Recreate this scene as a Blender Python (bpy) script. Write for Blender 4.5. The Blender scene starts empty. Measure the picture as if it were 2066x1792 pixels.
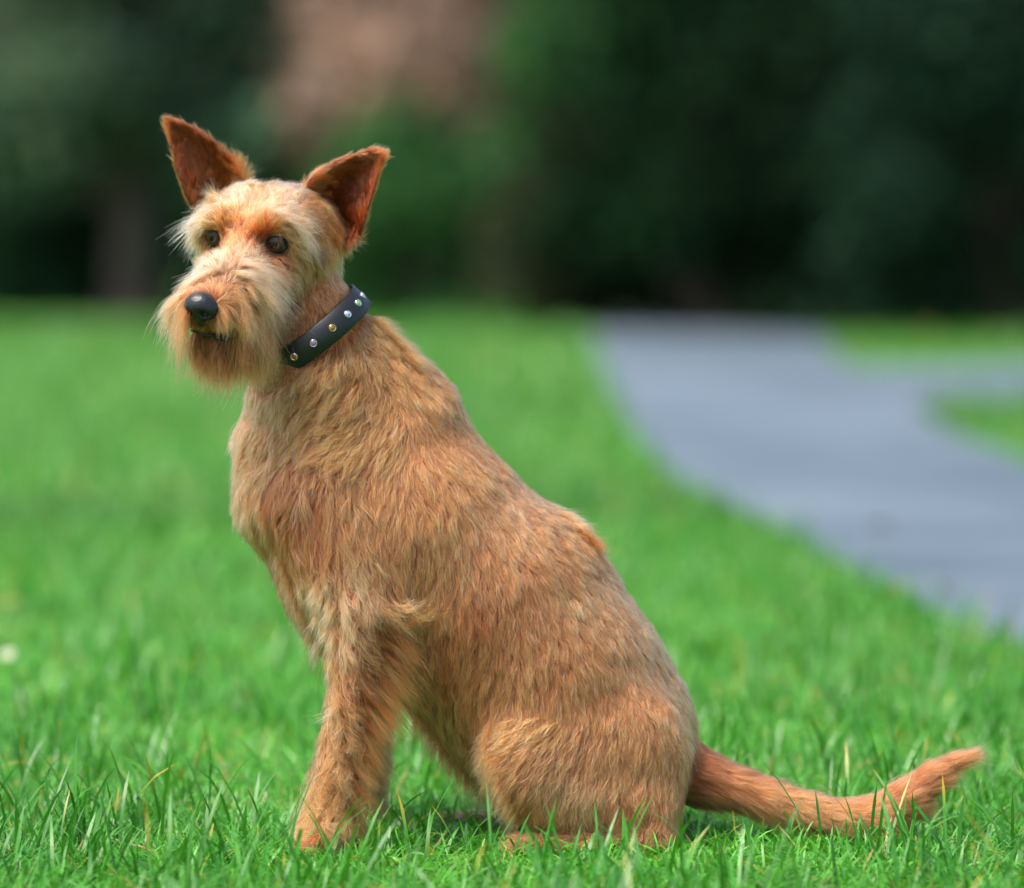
import bpy, bmesh, math
import numpy as np
from mathutils import Vector, Matrix

scene = bpy.context.scene
rng = np.random.default_rng(7)

# ------------------------------------------------------------------ camera, sky, sun, exposure
CAM = np.array([0.0, -3.86, 0.593])
FPX = 7747.0                       # 135 mm lens on a 36 mm sensor, 2066 px wide
PITCH = math.atan(376.0 / FPX)
cam_data = bpy.data.cameras.new("camera")
cam_data.lens = 135
cam_data.sensor_width = 36
cam_data.clip_start = 0.1
cam_data.clip_end = 400
cam_data.dof.use_dof = True
cam_data.dof.focus_distance = 3.79
cam_data.dof.aperture_fstop = 2.3
cam_data.dof.aperture_blades = 0
cam = bpy.data.objects.new("camera", cam_data)
scene.collection.objects.link(cam)
cam.location = CAM
cam.rotation_euler = (math.pi / 2 - PITCH, 0, 0)
scene.camera = cam

SUN_EL, SUN_AZ = 63.0, 240.0       # soft sun behind thin cloud, high, from the left and a little in front
world = bpy.data.worlds.new("World")
scene.world = world
world.use_nodes = True
wn = world.node_tree.nodes
wl = world.node_tree.links
bg = wn["Background"]
sky = wn.new("ShaderNodeTexSky")
sky.sky_type = 'NISHITA'
sky.sun_disc = False
sky.sun_elevation = math.radians(SUN_EL)
sky.sun_rotation = math.radians(SUN_AZ)
sky.air_density = 1.0
sky.dust_density = 4.0
sky.ozone_density = 1.0
wl.new(sky.outputs[0], bg.inputs[0])
bg.inputs[1].default_value = 0.092
sun_data = bpy.data.lights.new("sun", 'SUN')
sun_data.energy = 1.5
sun_data.angle = math.radians(30)
sun_data.color = (1.0, 0.95, 0.88)
sun = bpy.data.objects.new("sun", sun_data)
scene.collection.objects.link(sun)
_e, _a = math.radians(SUN_EL), math.radians(SUN_AZ)
sun_dir = Vector((math.sin(_a) * math.cos(_e), math.cos(_a) * math.cos(_e), math.sin(_e)))
sun.rotation_euler = sun_dir.to_track_quat('Z', 'Y').to_euler()

scene.view_settings.view_transform = 'Standard'
scene.view_settings.look = 'None'
scene.view_settings.exposure = 1.65
scene.view_settings.gamma = 1.0
scene.view_settings.use_curve_mapping = False
scene.render.engine = 'CYCLES'
scene.cycles.use_denoising = True
scene.cycles.max_bounces = 7
scene.cycles.diffuse_bounces = 3
scene.cycles.glossy_bounces = 4
scene.cycles.transmission_bounces = 6
scene.cycles.transparent_max_bounces = 8
try:
    scene.cycles_curves.shape = 'RIBBONS'
    scene.cycles_curves.subdivisions = 2
except Exception:
    pass

# ------------------------------------------------------------------ helpers
_c, _s = math.cos(PITCH), math.sin(PITCH)
FWD = np.array([0, _c, -_s]); UPV = np.array([0, _s, _c]); RGT = np.array([1.0, 0, 0])

def at(px, py, Y=0.0):
    """point of the place seen at that spot of the photograph (2066 wide) at depth Y"""
    d = FWD + RGT * ((px - 1033) / FPX) - UPV * ((py - 896) / FPX)
    t = (Y - CAM[1]) / d[1]
    return CAM + d * t

def ground_at(px, py):
    d = FWD + RGT * ((px - 1033) / FPX) - UPV * ((py - 896) / FPX)
    t = -CAM[2] / d[2]
    return CAM + d * t

def project(P):
    """N x 3 -> N x 2 photograph coordinates"""
    v = P - CAM
    z = v @ FWD
    return np.stack([1033 + FPX * (v @ RGT) / z, 896 - FPX * (v @ UPV) / z], 1)

def tag(o, label=None, cat=None, group=None, kind=None):
    if label: o["label"] = label
    if cat: o["category"] = cat
    if group: o["group"] = group
    if kind: o["kind"] = kind
    return o

def link(o, parent=None):
    scene.collection.objects.link(o)
    if parent is not None:
        o.parent = parent
        o.matrix_parent_inverse = Matrix.Identity(4)
    return o

def empty(name, loc):
    o = bpy.data.objects.new(name, None)
    o.empty_display_size = 0.1
    o.location = loc
    return link(o)

def mesh_np(name, V, tris=None, quads=None, mat=None, smooth=True):
    """fast mesh from numpy arrays"""
    me = bpy.data.meshes.new(name)
    V = np.asarray(V, dtype=np.float32)
    loops, starts, n = [], [], 0
    if quads is not None and len(quads):
        loops.append(np.asarray(quads, np.int32).ravel())
        starts.append(np.arange(len(quads), dtype=np.int32) * 4); n = len(quads) * 4
    if tris is not None and len(tris):
        loops.append(np.asarray(tris, np.int32).ravel())
        starts.append(n + np.arange(len(tris), dtype=np.int32) * 3)
    loops = np.concatenate(loops); starts = np.concatenate(starts)
    me.vertices.add(len(V)); me.vertices.foreach_set("co", V.ravel())
    me.loops.add(len(loops)); me.loops.foreach_set("vertex_index", loops)
    me.polygons.add(len(starts)); me.polygons.foreach_set("loop_start", starts)
    me.update(calc_edges=True)
    if smooth:
        me.polygons.foreach_set("use_smooth", np.ones(len(starts), dtype=bool))
    if mat: me.materials.append(mat)
    return me

def vcol(me, name, col):
    a = me.attributes.new(name, 'FLOAT_COLOR', 'POINT')
    c = np.ones((len(me.vertices), 4), np.float32); c[:, :3] = col
    a.data.foreach_set("color", c.ravel())

def mat_new(name):
    m = bpy.data.materials.new(name)
    m.use_nodes = True
    nt = m.node_tree
    return m, nt, nt.nodes, nt.links, nt.nodes["Principled BSDF"]

def plain(name, col, rough=0.6, metallic=0.0, **kw):
    m, nt, N, L, b = mat_new(name)
    b.inputs["Base Color"].default_value = (*col, 1)
    b.inputs["Roughness"].default_value = rough
    b.inputs["Metallic"].default_value = metallic
    for k, v in kw.items():
        b.inputs[k.replace("_", " ")].default_value = v
    return m

def local_to(V, base):
    return np.asarray(V) - np.asarray(base)

def hash3(i, j, k, seed):
    """integer hash -> three uniform numbers"""
    h = (i.astype(np.int64) * 73856093) ^ (j.astype(np.int64) * 19349663) ^ (k.astype(np.int64) * 83492791) ^ (seed * 2654435761)
    out = []
    for m in (0x9E3779B1, 0x85EBCA6B, 0xC2B2AE35):
        x = (h * m) & 0xFFFFFFFF
        x ^= x >> 15; x = (x * 0x2C1B3C6D) & 0xFFFFFFFF
        x ^= x >> 12; x = (x * 0x297A2D39) & 0xFFFFFFFF
        x ^= x >> 15
        out.append(x / 4294967296.0)
    return out

def worley(P, size, seed):
    """nearest jittered cell point and its own random numbers"""
    q = P / size
    c = np.floor(q).astype(np.int64)
    best = np.full(len(P), 1e9); F = np.zeros_like(P); R = np.zeros_like(P)
    for dx in (-1, 0, 1):
        for dy in (-1, 0, 1):
            for dz in (-1, 0, 1):
                i, j, k = c[:, 0] + dx, c[:, 1] + dy, c[:, 2] + dz
                a, b, d = hash3(i, j, k, seed)
                f = np.stack([i + a, j + b, k + d], 1)
                dist = ((f - q) ** 2).sum(1)
                m = dist < best
                best[m] = dist[m]; F[m] = f[m]
                r = np.stack(hash3(i, j, k, seed + 101), 1)
                R[m] = r[m]
    return F * size, R

def vnoise(P, size, seed):
    """smooth value noise 0..1"""
    q = P / size
    c = np.floor(q).astype(np.int64); f = q - c
    f = f * f * (3 - 2 * f)
    out = np.zeros(len(P))
    for dx in (0, 1):
        for dy in (0, 1):
            for dz in (0, 1):
                w = (f[:, 0] if dx else 1 - f[:, 0]) * (f[:, 1] if dy else 1 - f[:, 1]) * (f[:, 2] if dz else 1 - f[:, 2])
                out += w * hash3(c[:, 0] + dx, c[:, 1] + dy, c[:, 2] + dz, seed)[0]
    return out

def in_poly(x, y, poly):
    ins = np.zeros(len(x), bool)
    n = len(poly)
    for i in range(n):
        x0, y0 = poly[i]; x1, y1 = poly[(i + 1) % n]
        if y0 == y1: continue
        c = ((y0 > y) != (y1 > y)) & (x < (x1 - x0) * (y - y0) / (y1 - y0) + x0)
        ins ^= c
    return ins

def norm(v):
    return v / np.maximum(np.linalg.norm(v, axis=-1, keepdims=True), 1e-9)

def srgb(r, g, b):
    f = lambda c: (c / 255 / 12.92) if c / 255 <= 0.04045 else ((c / 255 + 0.055) / 1.055) ** 2.4
    return np.array([f(r), f(g), f(b)])

# ------------------------------------------------------------------ ground and path
def soil_material():
    m, nt, N, L, b = mat_new("lawn_soil")
    tc = N.new("ShaderNodeTexCoord")
    n1 = N.new("ShaderNodeTexNoise"); n1.inputs["Scale"].default_value = 0.9; n1.inputs["Detail"].default_value = 6
    n2 = N.new("ShaderNodeTexNoise"); n2.inputs["Scale"].default_value = 40; n2.inputs["Detail"].default_value = 4
    r = N.new("ShaderNodeValToRGB")
    r.color_ramp.elements[0].position = 0.3; r.color_ramp.elements[0].color = (0.05, 0.17, 0.016, 1)
    r.color_ramp.elements[1].position = 0.7; r.color_ramp.elements[1].color = (0.09, 0.25, 0.03, 1)
    mx = N.new("ShaderNodeMix"); mx.data_type = 'RGBA'; mx.blend_type = 'MULTIPLY'; mx.inputs[0].default_value = 0.6
    r2 = N.new("ShaderNodeValToRGB")
    r2.color_ramp.elements[0].position = 0.35; r2.color_ramp.elements[0].color = (0.45, 0.45, 0.4, 1)
    r2.color_ramp.elements[1].position = 0.65
    L.new(tc.outputs["Object"], n1.inputs["Vector"]); L.new(tc.outputs["Object"], n2.inputs["Vector"])
    L.new(n1.outputs[0], r.inputs[0]); L.new(n2.outputs[0], r2.inputs[0])
    L.new(r.outputs[0], mx.inputs["A"]); L.new(r2.outputs[0], mx.inputs["B"])
    L.new(mx.outputs["Result"], b.inputs["Base Color"])
    bp = N.new("ShaderNodeBump"); bp.inputs["Strength"].default_value = 0.6; bp.inputs["Distance"].default_value = 0.02
    L.new(n2.outputs[0], bp.inputs["Height"]); L.new(bp.outputs[0], b.inputs["Normal"])
    b.inputs["Roughness"].default_value = 0.85
    return m

gs = 60
gx = np.linspace(-150, 150, gs); gy = np.linspace(-60, 240, gs)
GX, GY = np.meshgrid(gx, gy, indexing='ij')
V = np.stack([GX.ravel(), GY.ravel(), np.zeros(gs * gs)], 1)
idx = np.arange(gs * gs).reshape(gs, gs)
Q = np.stack([idx[:-1, :-1], idx[1:, :-1], idx[1:, 1:], idx[:-1, 1:]], -1).reshape(-1, 4)
ground = bpy.data.objects.new("ground", mesh_np("ground", V, quads=Q, mat=soil_material(), smooth=False))
link(ground); tag(ground, kind="structure")

path_px = [(2700, 1640), (2400, 1478), (2066, 1312), (1900, 1238), (1700, 1142), (1560, 1068), (1450, 1012), (1380, 978), (1330, 942),
           (1280, 872), (1240, 800), (1214, 745), (1199, 700), (1192, 668), (1188, 652),
           (1600, 652), (1640, 664), (1672, 700), (1705, 738), (1760, 744), (1900, 742), (2066, 738), (2700, 728),
           (2700, 812), (2066, 806), (1920, 814), (1850, 830), (1885, 856), (1960, 893), (2066, 938), (2300, 1030), (2700, 1170)]
def chaikin(P, it):
    P = np.array(P, float)
    for _ in range(it):
        Q = np.roll(P, -1, 0)
        P = np.stack([P * .75 + Q * .25, P * .25 + Q * .75], 1).reshape(-1, 2)
    return P
path_xy = [tuple(ground_at(a, b)[:2]) for a, b in chaikin(path_px, 2)]
def asphalt():
    m, nt, N, L, b = mat_new("path_asphalt")
    tc = N.new("ShaderNodeTexCoord")
    n1 = N.new("ShaderNodeTexNoise"); n1.inputs["Scale"].default_value = 0.55; n1.inputs["Detail"].default_value = 7; n1.inputs["Roughness"].default_value = 0.65
    n2 = N.new("ShaderNodeTexNoise"); n2.inputs["Scale"].default_value = 120
    r = N.new("ShaderNodeValToRGB")
    r.color_ramp.elements[0].position = 0.35; r.color_ramp.elements[0].color = (0.055, 0.080, 0.100, 1)
    r.color_ramp.elements[1].position = 0.65; r.color_ramp.elements[1].color = (0.145, 0.185, 0.215, 1)
    L.new(tc.outputs["Object"], n1.inputs["Vector"]); L.new(tc.outputs["Object"], n2.inputs["Vector"])
    L.new(n1.outputs[0], r.inputs[0]); L.new(r.outputs[0], b.inputs["Base Color"])
    bp = N.new("ShaderNodeBump"); bp.inputs["Strength"].default_value = 0.5; bp.inputs["Distance"].default_value = 0.004
    L.new(n2.outputs[0], bp.inputs["Height"]); L.new(bp.outputs[0], b.inputs["Normal"])
    b.inputs["Roughness"].default_value = 0.5
    return m
bm = bmesh.new()
# wobble the edge a little
pts = []
for i in range(len(path_xy)):
    a = np.array(path_xy[i]); b_ = np.array(path_xy[(i + 1) % len(path_xy)])
    n = max(1, min(8, int(np.linalg.norm(b_ - a) / 0.25)))
    for k in range(n):
        p = a + (b_ - a) * k / n + rng.normal(0, 0.015, 2)
        pts.append(p)
f = bm.faces.new([bm.verts.new((p[0], p[1], 0.012)) for p in pts])
r = bmesh.ops.extrude_face_region(bm, geom=[f])
for v in [e for e in r["geom"] if isinstance(e, bmesh.types.BMVert)]:
    v.co.z = -0.06
bmesh.ops.recalc_face_normals(bm, faces=bm.faces)
bmesh.ops.triangulate(bm, faces=bm.faces)
me = bpy.data.meshes.new("path"); bm.to_mesh(me); bm.free()
me.materials.append(asphalt())
path = link(bpy.data.objects.new("path", me)); tag(path, kind="structure")

# ------------------------------------------------------------------ shrubs and trees behind the lawn
def leaf_material(name, rough=0.5, transl=0.25):
    m, nt, N, L, b = mat_new(name)
    a = N.new("ShaderNodeAttribute"); a.attribute_name = "tint"
    L.new(a.outputs["Color"], b.inputs["Base Color"])
    b.inputs["Specular IOR Level"].default_value = 0.08
    b.inputs["Roughness"].default_value = rough
    t = N.new("ShaderNodeBsdfTranslucent")
    L.new(a.outputs["Color"], t.inputs["Color"])
    mx = N.new("ShaderNodeMixShader"); mx.inputs[0].default_value = transl
    out = N["Material Output"]
    L.new(b.outputs[0], mx.inputs[1]); L.new(t.outputs[0], mx.inputs[2]); L.new(mx.outputs[0], out.inputs["Surface"])
    return m
LEAF = leaf_material("shrub_leaf", 0.8, 0.25)
BARK = None
def bark_material():
    m, nt, N, L, b = mat_new("bark")
    tc = N.new("ShaderNodeTexCoord")
    n1 = N.new("ShaderNodeTexNoise"); n1.inputs["Scale"].default_value = 6; n1.inputs["Detail"].default_value = 6
    mp = N.new("ShaderNodeMapping"); mp.inputs["Scale"].default_value = (1, 1, 0.2)
    r = N.new("ShaderNodeValToRGB")
    r.color_ramp.elements[0].position = 0.3; r.color_ramp.elements[0].color = (0.06, 0.04, 0.035, 1)
    r.color_ramp.elements[1].position = 0.7; r.color_ramp.elements[1].color = (0.12, 0.085, 0.072, 1)
    L.new(tc.outputs["Object"], mp.inputs[0]); L.new(mp.outputs[0], n1.inputs["Vector"])
    L.new(n1.outputs[0], r.inputs[0]); L.new(r.outputs[0], b.inputs["Base Color"])
    bp = N.new("ShaderNodeBump"); bp.inputs["Distance"].default_value = 0.03
    L.new(n1.outputs[0], bp.inputs["Height"]); L.new(bp.outputs[0], b.inputs["Normal"])
    b.inputs["Roughness"].default_value = 0.9
    return m
BARK = bark_material()

def tube_np(P, R, sides=8):
    """tapered tube through the points"""
    P = np.asarray(P, float); R = np.asarray(R, float)
    V = []
    for i in range(len(P)):
        d = P[min(i + 1, len(P) - 1)] - P[max(i - 1, 0)]
        d = d / (np.linalg.norm(d) + 1e-9)
        a = np.cross(d, [0.31, 0.95, 0.05]); a /= np.linalg.norm(a); b = np.cross(d, a)
        for k in range(sides):
            t = 2 * math.pi * k / sides
            V.append(P[i] + R[i] * (math.cos(t) * a + math.sin(t) * b))
    Q = []
    for i in range(len(P) - 1):
        for k in range(sides):
            k2 = (k + 1) % sides
            Q.append((i * sides + k, i * sides + k2, (i + 1) * sides + k2, (i + 1) * sides + k))
    return np.array(V), np.array(Q)

def foliage(blobs, leaf, dens, colour, var=0.35):
    """leaves over a set of clumps: blobs = (centre, radii); each leaf a folded pair of triangles"""
    Vs, cols = [], []
    for c, rad in blobs:
        area = 4 * math.pi * ((rad[0] * rad[1] + rad[0] * rad[2] + rad[1] * rad[2]) / 3)
        n = int(area * dens)
        u = norm(rng.normal(size=(n, 3)))
        rr = 1 - 0.55 * rng.random(n) ** 2 + 0.12 * rng.normal(size=n)
        p = c + u * rad * rr[:, None]
        nrm = norm(u + 0.55 * rng.normal(size=(n, 3)) + np.array([0, 0, 0.35]))
        t = norm(np.cross(nrm, rng.normal(size=(n, 3))))
        b = np.cross(nrm, t)
        s = leaf * (0.6 + 0.8 * rng.random(n))[:, None]
        v0 = p - t * s * 0.5; v2 = p + t * s * 0.5
        v1 = p + b * s * 0.28 + nrm * s * 0.06; v3 = p - b * s * 0.28 + nrm * s * 0.06
        Vs.append(np.stack([v0, v1, v2, v3], 1).reshape(-1, 3))
        k = (1 + var * rng.normal(size=n)).clip(0.35, 2.0) * (0.8 + 0.4 * rng.random())
        hue = rng.normal(0, 0.12, n)
        cc = np.array(colour)[None] * k[:, None]
        cc[:, 0] *= 1 + hue; cc[:, 2] *= 1 - hue
        cols.append(np.repeat(cc.clip(0.001, 0.9), 4, 0))
    V = np.concatenate(Vs); C = np.concatenate(cols)
    n = len(V) // 4
    base = np.arange(n)[:, None] * 4
    T = np.concatenate([base + np.array([[0, 1, 2]]), base + np.array([[0, 2, 3]])])
    return V, T, C

NEARER = 0.79
def shrub(name, label, cat, group, px, d_base, width, height, colour, leaf=0.16, dens=90, bare=0.0, trunk=0.05, clumps=26, depth=None):
    """a shrub or small tree standing on the ground: trunk with limbs and leaf clumps over an uneven outline"""
    d_base, width, height, leaf = d_base * NEARER, width * NEARER, height * NEARER, leaf * NEARER
    Y = d_base + CAM[1]
    x = (px - 1033) / FPX * d_base
    base = np.array([x, Y, 0.0])
    o = empty(name, base)
    tag(o, label, cat, group)
    depth = depth or width * 0.8
    blobs, limbsV, limbsQ, off = [], [], [], 0
    for i in range(clumps):
        zf = bare + (1 - bare) * (rng.random() ** 0.9)
        prof = math.sqrt(max(0.08, 1 - ((zf - 0.42) / 0.62) ** 2))
        ang = rng.random() * 2 * math.pi
        rr = 0.35 + 0.6 * rng.random()
        c = np.array([math.cos(ang) * width / 2 * prof * rr, math.sin(ang) * depth / 2 * prof * rr, zf * height * 0.93])
        s = (0.16 + 0.13 * rng.random()) * width
        blobs.append((c, np.array([s, s, s * (0.65 + 0.3 * rng.random())])))
        if i % 2 == 0:
            m = np.array([c[0] * 0.35, c[1] * 0.35, c[2] * 0.55])
            tv, tq = tube_np([np.array([0, 0, -0.05]) + 0.3 * np.array([c[0], c[1], 0]) * trunk, m, c],
                             [trunk * 1.0, trunk * 0.6, trunk * 0.15], 6)
            limbsV.append(tv); limbsQ.append(tq + off); off += len(tv)
    tv, tq = tube_np([(0, 0, -0.1), (0.02, 0.0, height * 0.25), (-0.03, 0.02, height * 0.55), (0.02, 0, height * 0.85)],
                     [trunk * 1.6, trunk * 1.2, trunk * 0.8, trunk * 0.2], 8)
    limbsV.append(tv); limbsQ.append(tq + off)
    tr = link(bpy.data.objects.new("trunk", mesh_np("trunk", np.concatenate(limbsV), quads=np.concatenate(limbsQ), mat=BARK)), o)
    V, T, C = foliage(blobs, leaf, dens, colour)
    V[:, 2] = np.maximum(V[:, 2], 0.01)
    me = mesh_np("crown", V, tris=T, mat=LEAF, smooth=False)
    vcol(me, "tint", C)
    cr = link(bpy.data.objects.new("crown", me), o)
    tag(cr, kind="stuff")
    return o

DK = (0.007, 0.028, 0.009); MID = (0.042, 0.125, 0.034); BLU = (0.135, 0.20, 0.125); BRT = (0.06, 0.19, 0.035)
SAGE = (0.16, 0.32, 0.19); BROWN = (0.42, 0.29, 0.21); TAN = (0.20, 0.135, 0.08); OLIVE = (0.05, 0.085, 0.03)
# front row, left to right: (px at the base, distance, width, height, colour, label)
G1 = "shrubs along the far edge of the lawn"
shrub("evergreen_shrub", "dark evergreen shrub at the left edge of the lawn, low and spreading", "shrub", G1, -60, 51, 4.6, 2.3, DK, clumps=22)
shrub("evergreen_shrub", "dark rounded shrub left of the grey tree trunk", "shrub", G1, 130, 49, 2.6, 1.35, DK, clumps=20)
shrub("variegated_shrub", "pale grey-green shrub rising above the dark shrubs at the left", "shrub", G1, 60, 55, 3.4, 3.3, BLU, clumps=30, bare=0.25)
shrub("laurel_shrub", "tall pale sage green shrub behind the dog's left-hand ear", "shrub", G1, 320, 54, 3.2, 3.75, SAGE, clumps=30, bare=0.45)
shrub("laurel_shrub", "bright green leafy shrub top above the pale sage shrub", "shrub", G1, 420, 58, 2.6, 5.9, BRT, clumps=24, bare=0.66)
shrub("evergreen_shrub", "dark shrub behind the dog's head between the ears", "shrub", G1, 570, 47, 2.6, 1.95, DK, clumps=28)
shrub("green_shrub", "mid green rounded shrub right of the dog's head", "shrub", G1, 850, 44, 2.6, 2.35, MID, clumps=28)
shrub("green_shrub", "tall green shrub right of the russet tree, lit at its top", "shrub", G1, 1180, 45.5, 2.6, 4.4, MID, clumps=30, bare=0.3)
shrub("evergreen_shrub", "dark olive shrub at the head of the path", "shrub", G1, 1180, 40, 2.2, 2.3, (0.035, 0.045, 0.020), clumps=26)
shrub("evergreen_shrub", "large dark evergreen at the right behind the path", "shrub", G1, 1430, 39, 3.2, 4.3, DK, clumps=36)
shrub("evergreen_shrub", "blackish green evergreen above the right-hand grass verge", "shrub", G1, 1720, 38, 3.0, 4.2, (0.008, 0.026, 0.009), clumps=36)
shrub("evergreen_shrub", "dark bluish green evergreen at the right edge of the picture", "shrub", G1, 2050, 36, 3.2, 4.2, (0.012, 0.038, 0.019), clumps=36)
shrub("evergreen_shrub", "dark evergreen beyond the right edge of the picture", "shrub", G1, 2420, 36, 3.4, 4.3, DK, clumps=30)
shrub("evergreen_shrub", "dark evergreen beyond the left edge of the picture", "shrub", G1, -420, 53, 4.5, 3.6, DK, clumps=26)
shrub("evergreen_shrub", "broad dark evergreen farthest out beyond the left edge of the picture", "shrub", G1, -1050, 53, 6.0, 4.6, DK, clumps=26)
shrub("evergreen_shrub", "broad dark evergreen farthest out beyond the right edge of the picture", "shrub", G1, 3050, 36, 5.0, 4.6, DK, clumps=26)
G2 = "trees behind the shrubs"
for px_, d_, nm_ in ((-1750, 58, "left, outermost of all"), (-2600, 52, "left, in the far corner"), (3900, 44, "right, outermost of all"), (4700, 44, "right, in the far corner")):
    shrub("yew_tree", "tall spreading yew beyond the picture on the " + nm_, "tree", G2, px_, d_, 8.5, 8.5, DK, clumps=40, bare=0.0, trunk=0.15, leaf=0.26, dens=40)
shrub("yew_tree", "tall dark yew farthest out beyond the left edge of the picture", "tree", G2, -950, 62, 7, 8, DK, clumps=34, bare=0.1, trunk=0.15, leaf=0.2, dens=50)
shrub("yew_tree", "tall dark yew farthest out beyond the right edge of the picture", "tree", G2, 3250, 46, 6, 8, DK, clumps=34, bare=0.1, trunk=0.15, leaf=0.2, dens=50)
shrub("beech_tree", "russet brown leafed beech tree above the dog's head", "tree", G2, 765, 57, 5.4, 7.0, BROWN, clumps=60, bare=0.2, trunk=0.12, leaf=0.2, dens=70)
shrub("beech_tree", "tan brown tree at the top left corner behind the shrubs", "tree", G2, 60, 66, 4.2, 7.4, (0.19, 0.17, 0.115), clumps=36, bare=0.3, trunk=0.12, leaf=0.2, dens=60)
shrub("yew_tree", "tall dark tree behind the left shrubs", "tree", G2, -350, 64, 6, 8, DK, clumps=36, bare=0.1, trunk=0.15, leaf=0.2, dens=60)
shrub("yew_tree", "tall dark tree in the gap behind the pale sage shrub", "tree", G2, 200, 68, 5, 8.5, (0.03, 0.06, 0.03), clumps=40, bare=0.05, trunk=0.15, leaf=0.2, dens=60)
shrub("yew_tree", "tall green tree behind the shrubs right of the russet tree", "tree", G2, 1340, 56, 5, 7.5, (0.028, 0.07, 0.022), clumps=40, bare=0.1, trunk=0.15, leaf=0.2, dens=60)
shrub("yew_tree", "tall black-green yew behind the right evergreens", "tree", G2, 1560, 47, 5, 7.5, (0.009, 0.028, 0.010), clumps=44, bare=0.12, trunk=0.15, leaf=0.18, dens=70)
shrub("yew_tree", "tall dark yew at the right edge behind the evergreens", "tree", G2, 2080, 45, 5, 7.5, (0.010, 0.030, 0.012), clumps=44, bare=0.12, trunk=0.15, leaf=0.18, dens=70)
shrub("yew_tree", "tall dark yew beyond the right edge of the picture", "tree", G2, 2600, 46, 5, 7.5, DK, clumps=34, bare=0.12, trunk=0.15, leaf=0.18, dens=60)

# grey tree trunk left of the dog's muzzle
def park_tree():
    d = 38.0
    base = np.array([(268 - 1033) / FPX * d, d + CAM[1], 0.0])
    o = empty("tree", base); tag(o, "tree with a thick grey-brown trunk standing left of the dog's muzzle", "tree", G2)
    P = [(0, 0, -0.1), (0.0, 0, 0.15), (0.03, 0, 0.9), (-0.05, 0, 1.8), (0.02, 0, 3.2), (0.1, 0, 5.0), (0.1, 0, 6.4)]
    V, Q = tube_np(P, [0.36, 0.29, 0.24, 0.21, 0.18, 0.12, 0.03], 14)
    allV, allQ, off = [V], [Q], len(V)
    blobs = []
    for i in range(40):
        a = rng.random() * 6.28; z = 1.2 + 5.2 * rng.random(); r = 0.35 + 1.1 * rng.random()
        c = np.array([math.cos(a) * r, math.sin(a) * r, z])
        tv, tq = tube_np([(0.0, 0, c[2] * .6), c * np.array([.5, .5, .85]), c], [0.09, 0.05, 0.015], 6)
        allV.append(tv); allQ.append(tq + off); off += len(tv)
        s = 0.45 + 0.35 * rng.random()
        blobs.append((c, np.array([s, s, s * 0.8])))
    link(bpy.data.objects.new("trunk", mesh_np("trunk", np.concatenate(allV), quads=np.concatenate(allQ), mat=BARK)), o)
    V, T, C = foliage(blobs, 0.18, 80, (0.085, 0.145, 0.08))
    me = mesh_np("crown", V, tris=T, mat=LEAF, smooth=False); vcol(me, "tint", C)
    tag(link(bpy.data.objects.new("crown", me), o), kind="stuff")
park_tree()

# ------------------------------------------------------------------ the dog: implicit body -> one continuous mesh
def surface_nets(F, org, h):
    s = F < 0
    act = np.zeros(tuple(n - 1 for n in F.shape), np.int8)
    for a in (0, 1):
        for b in (0, 1):
            for c in (0, 1):
                act += s[a:F.shape[0] - 1 + a, b:F.shape[1] - 1 + b, c:F.shape[2] - 1 + c]
    A = np.argwhere((act > 0) & (act < 8))
    vid = np.full(act.shape, -1, np.int32); vid[tuple(A.T)] = np.arange(len(A))
    acc = np.zeros((len(A), 3)); cnt = np.zeros(len(A))
    cor = [(a, b, c) for a in (0, 1) for b in (0, 1) for c in (0, 1)]
    for i in range(8):
        for j in range(i + 1, 8):
            d = np.array(cor[j]) - np.array(cor[i])
            if abs(d).sum() != 1: continue
            fa = F[A[:, 0] + cor[i][0], A[:, 1] + cor[i][1], A[:, 2] + cor[i][2]]
            fb = F[A[:, 0] + cor[j][0], A[:, 1] + cor[j][1], A[:, 2] + cor[j][2]]
            m = (fa < 0) != (fb < 0)
            t = np.where(m, fa / np.where(m, fa - fb, 1), 0)
            acc[m] += (np.array(cor[i])[None] + t[:, None] * d[None])[m]; cnt[m] += 1
    V = org + h * (A + acc / cnt[:, None])
    quads = []
    for ax in range(3):
        b1, b2 = (ax + 1) % 3, (ax + 2) % 3
        sl0 = [slice(None)] * 3; sl1 = [slice(None)] * 3
        sl0[ax] = slice(0, -1); sl1[ax] = slice(1, None)
        e = s[tuple(sl0)] != s[tuple(sl1)]
        E = np.argwhere(e)
        E = E[(E[:, b1] > 0) & (E[:, b2] > 0) & (E[:, b1] < F.shape[b1] - 1) & (E[:, b2] < F.shape[b2] - 1)]
        ids = []
        for (o1, o2) in ((-1, -1), (0, -1), (0, 0), (-1, 0)):
            c = E.copy(); c[:, b1] += o1; c[:, b2] += o2
            ids.append(vid[tuple(c.T)])
        q = np.stack(ids, 1)
        flip = ~s[tuple(E.T)]
        q[flip] = q[flip][:, ::-1]
        quads.append(q)
    Q = np.concatenate(quads)
    return V, Q[(Q >= 0).all(1)]

PX = 1 / 2007.0
PRIMS = []      # group, a, b, ra, rb, yscale, k
def prim(group, a, b, ra, rb, ys=1.0, k=0.022):
    PRIMS.append((group, np.array(a, float), np.array(b, float), ra, rb, ys, k))
def bp_(group, a, b, ys=1.0, k=0.022):
    """a, b = (px, py, Y, radius px)"""
    prim(group, at(a[0], a[1], a[2]), at(b[0], b[1], b[2]), a[3] * PX, b[3] * PX, ys, k)

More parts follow.
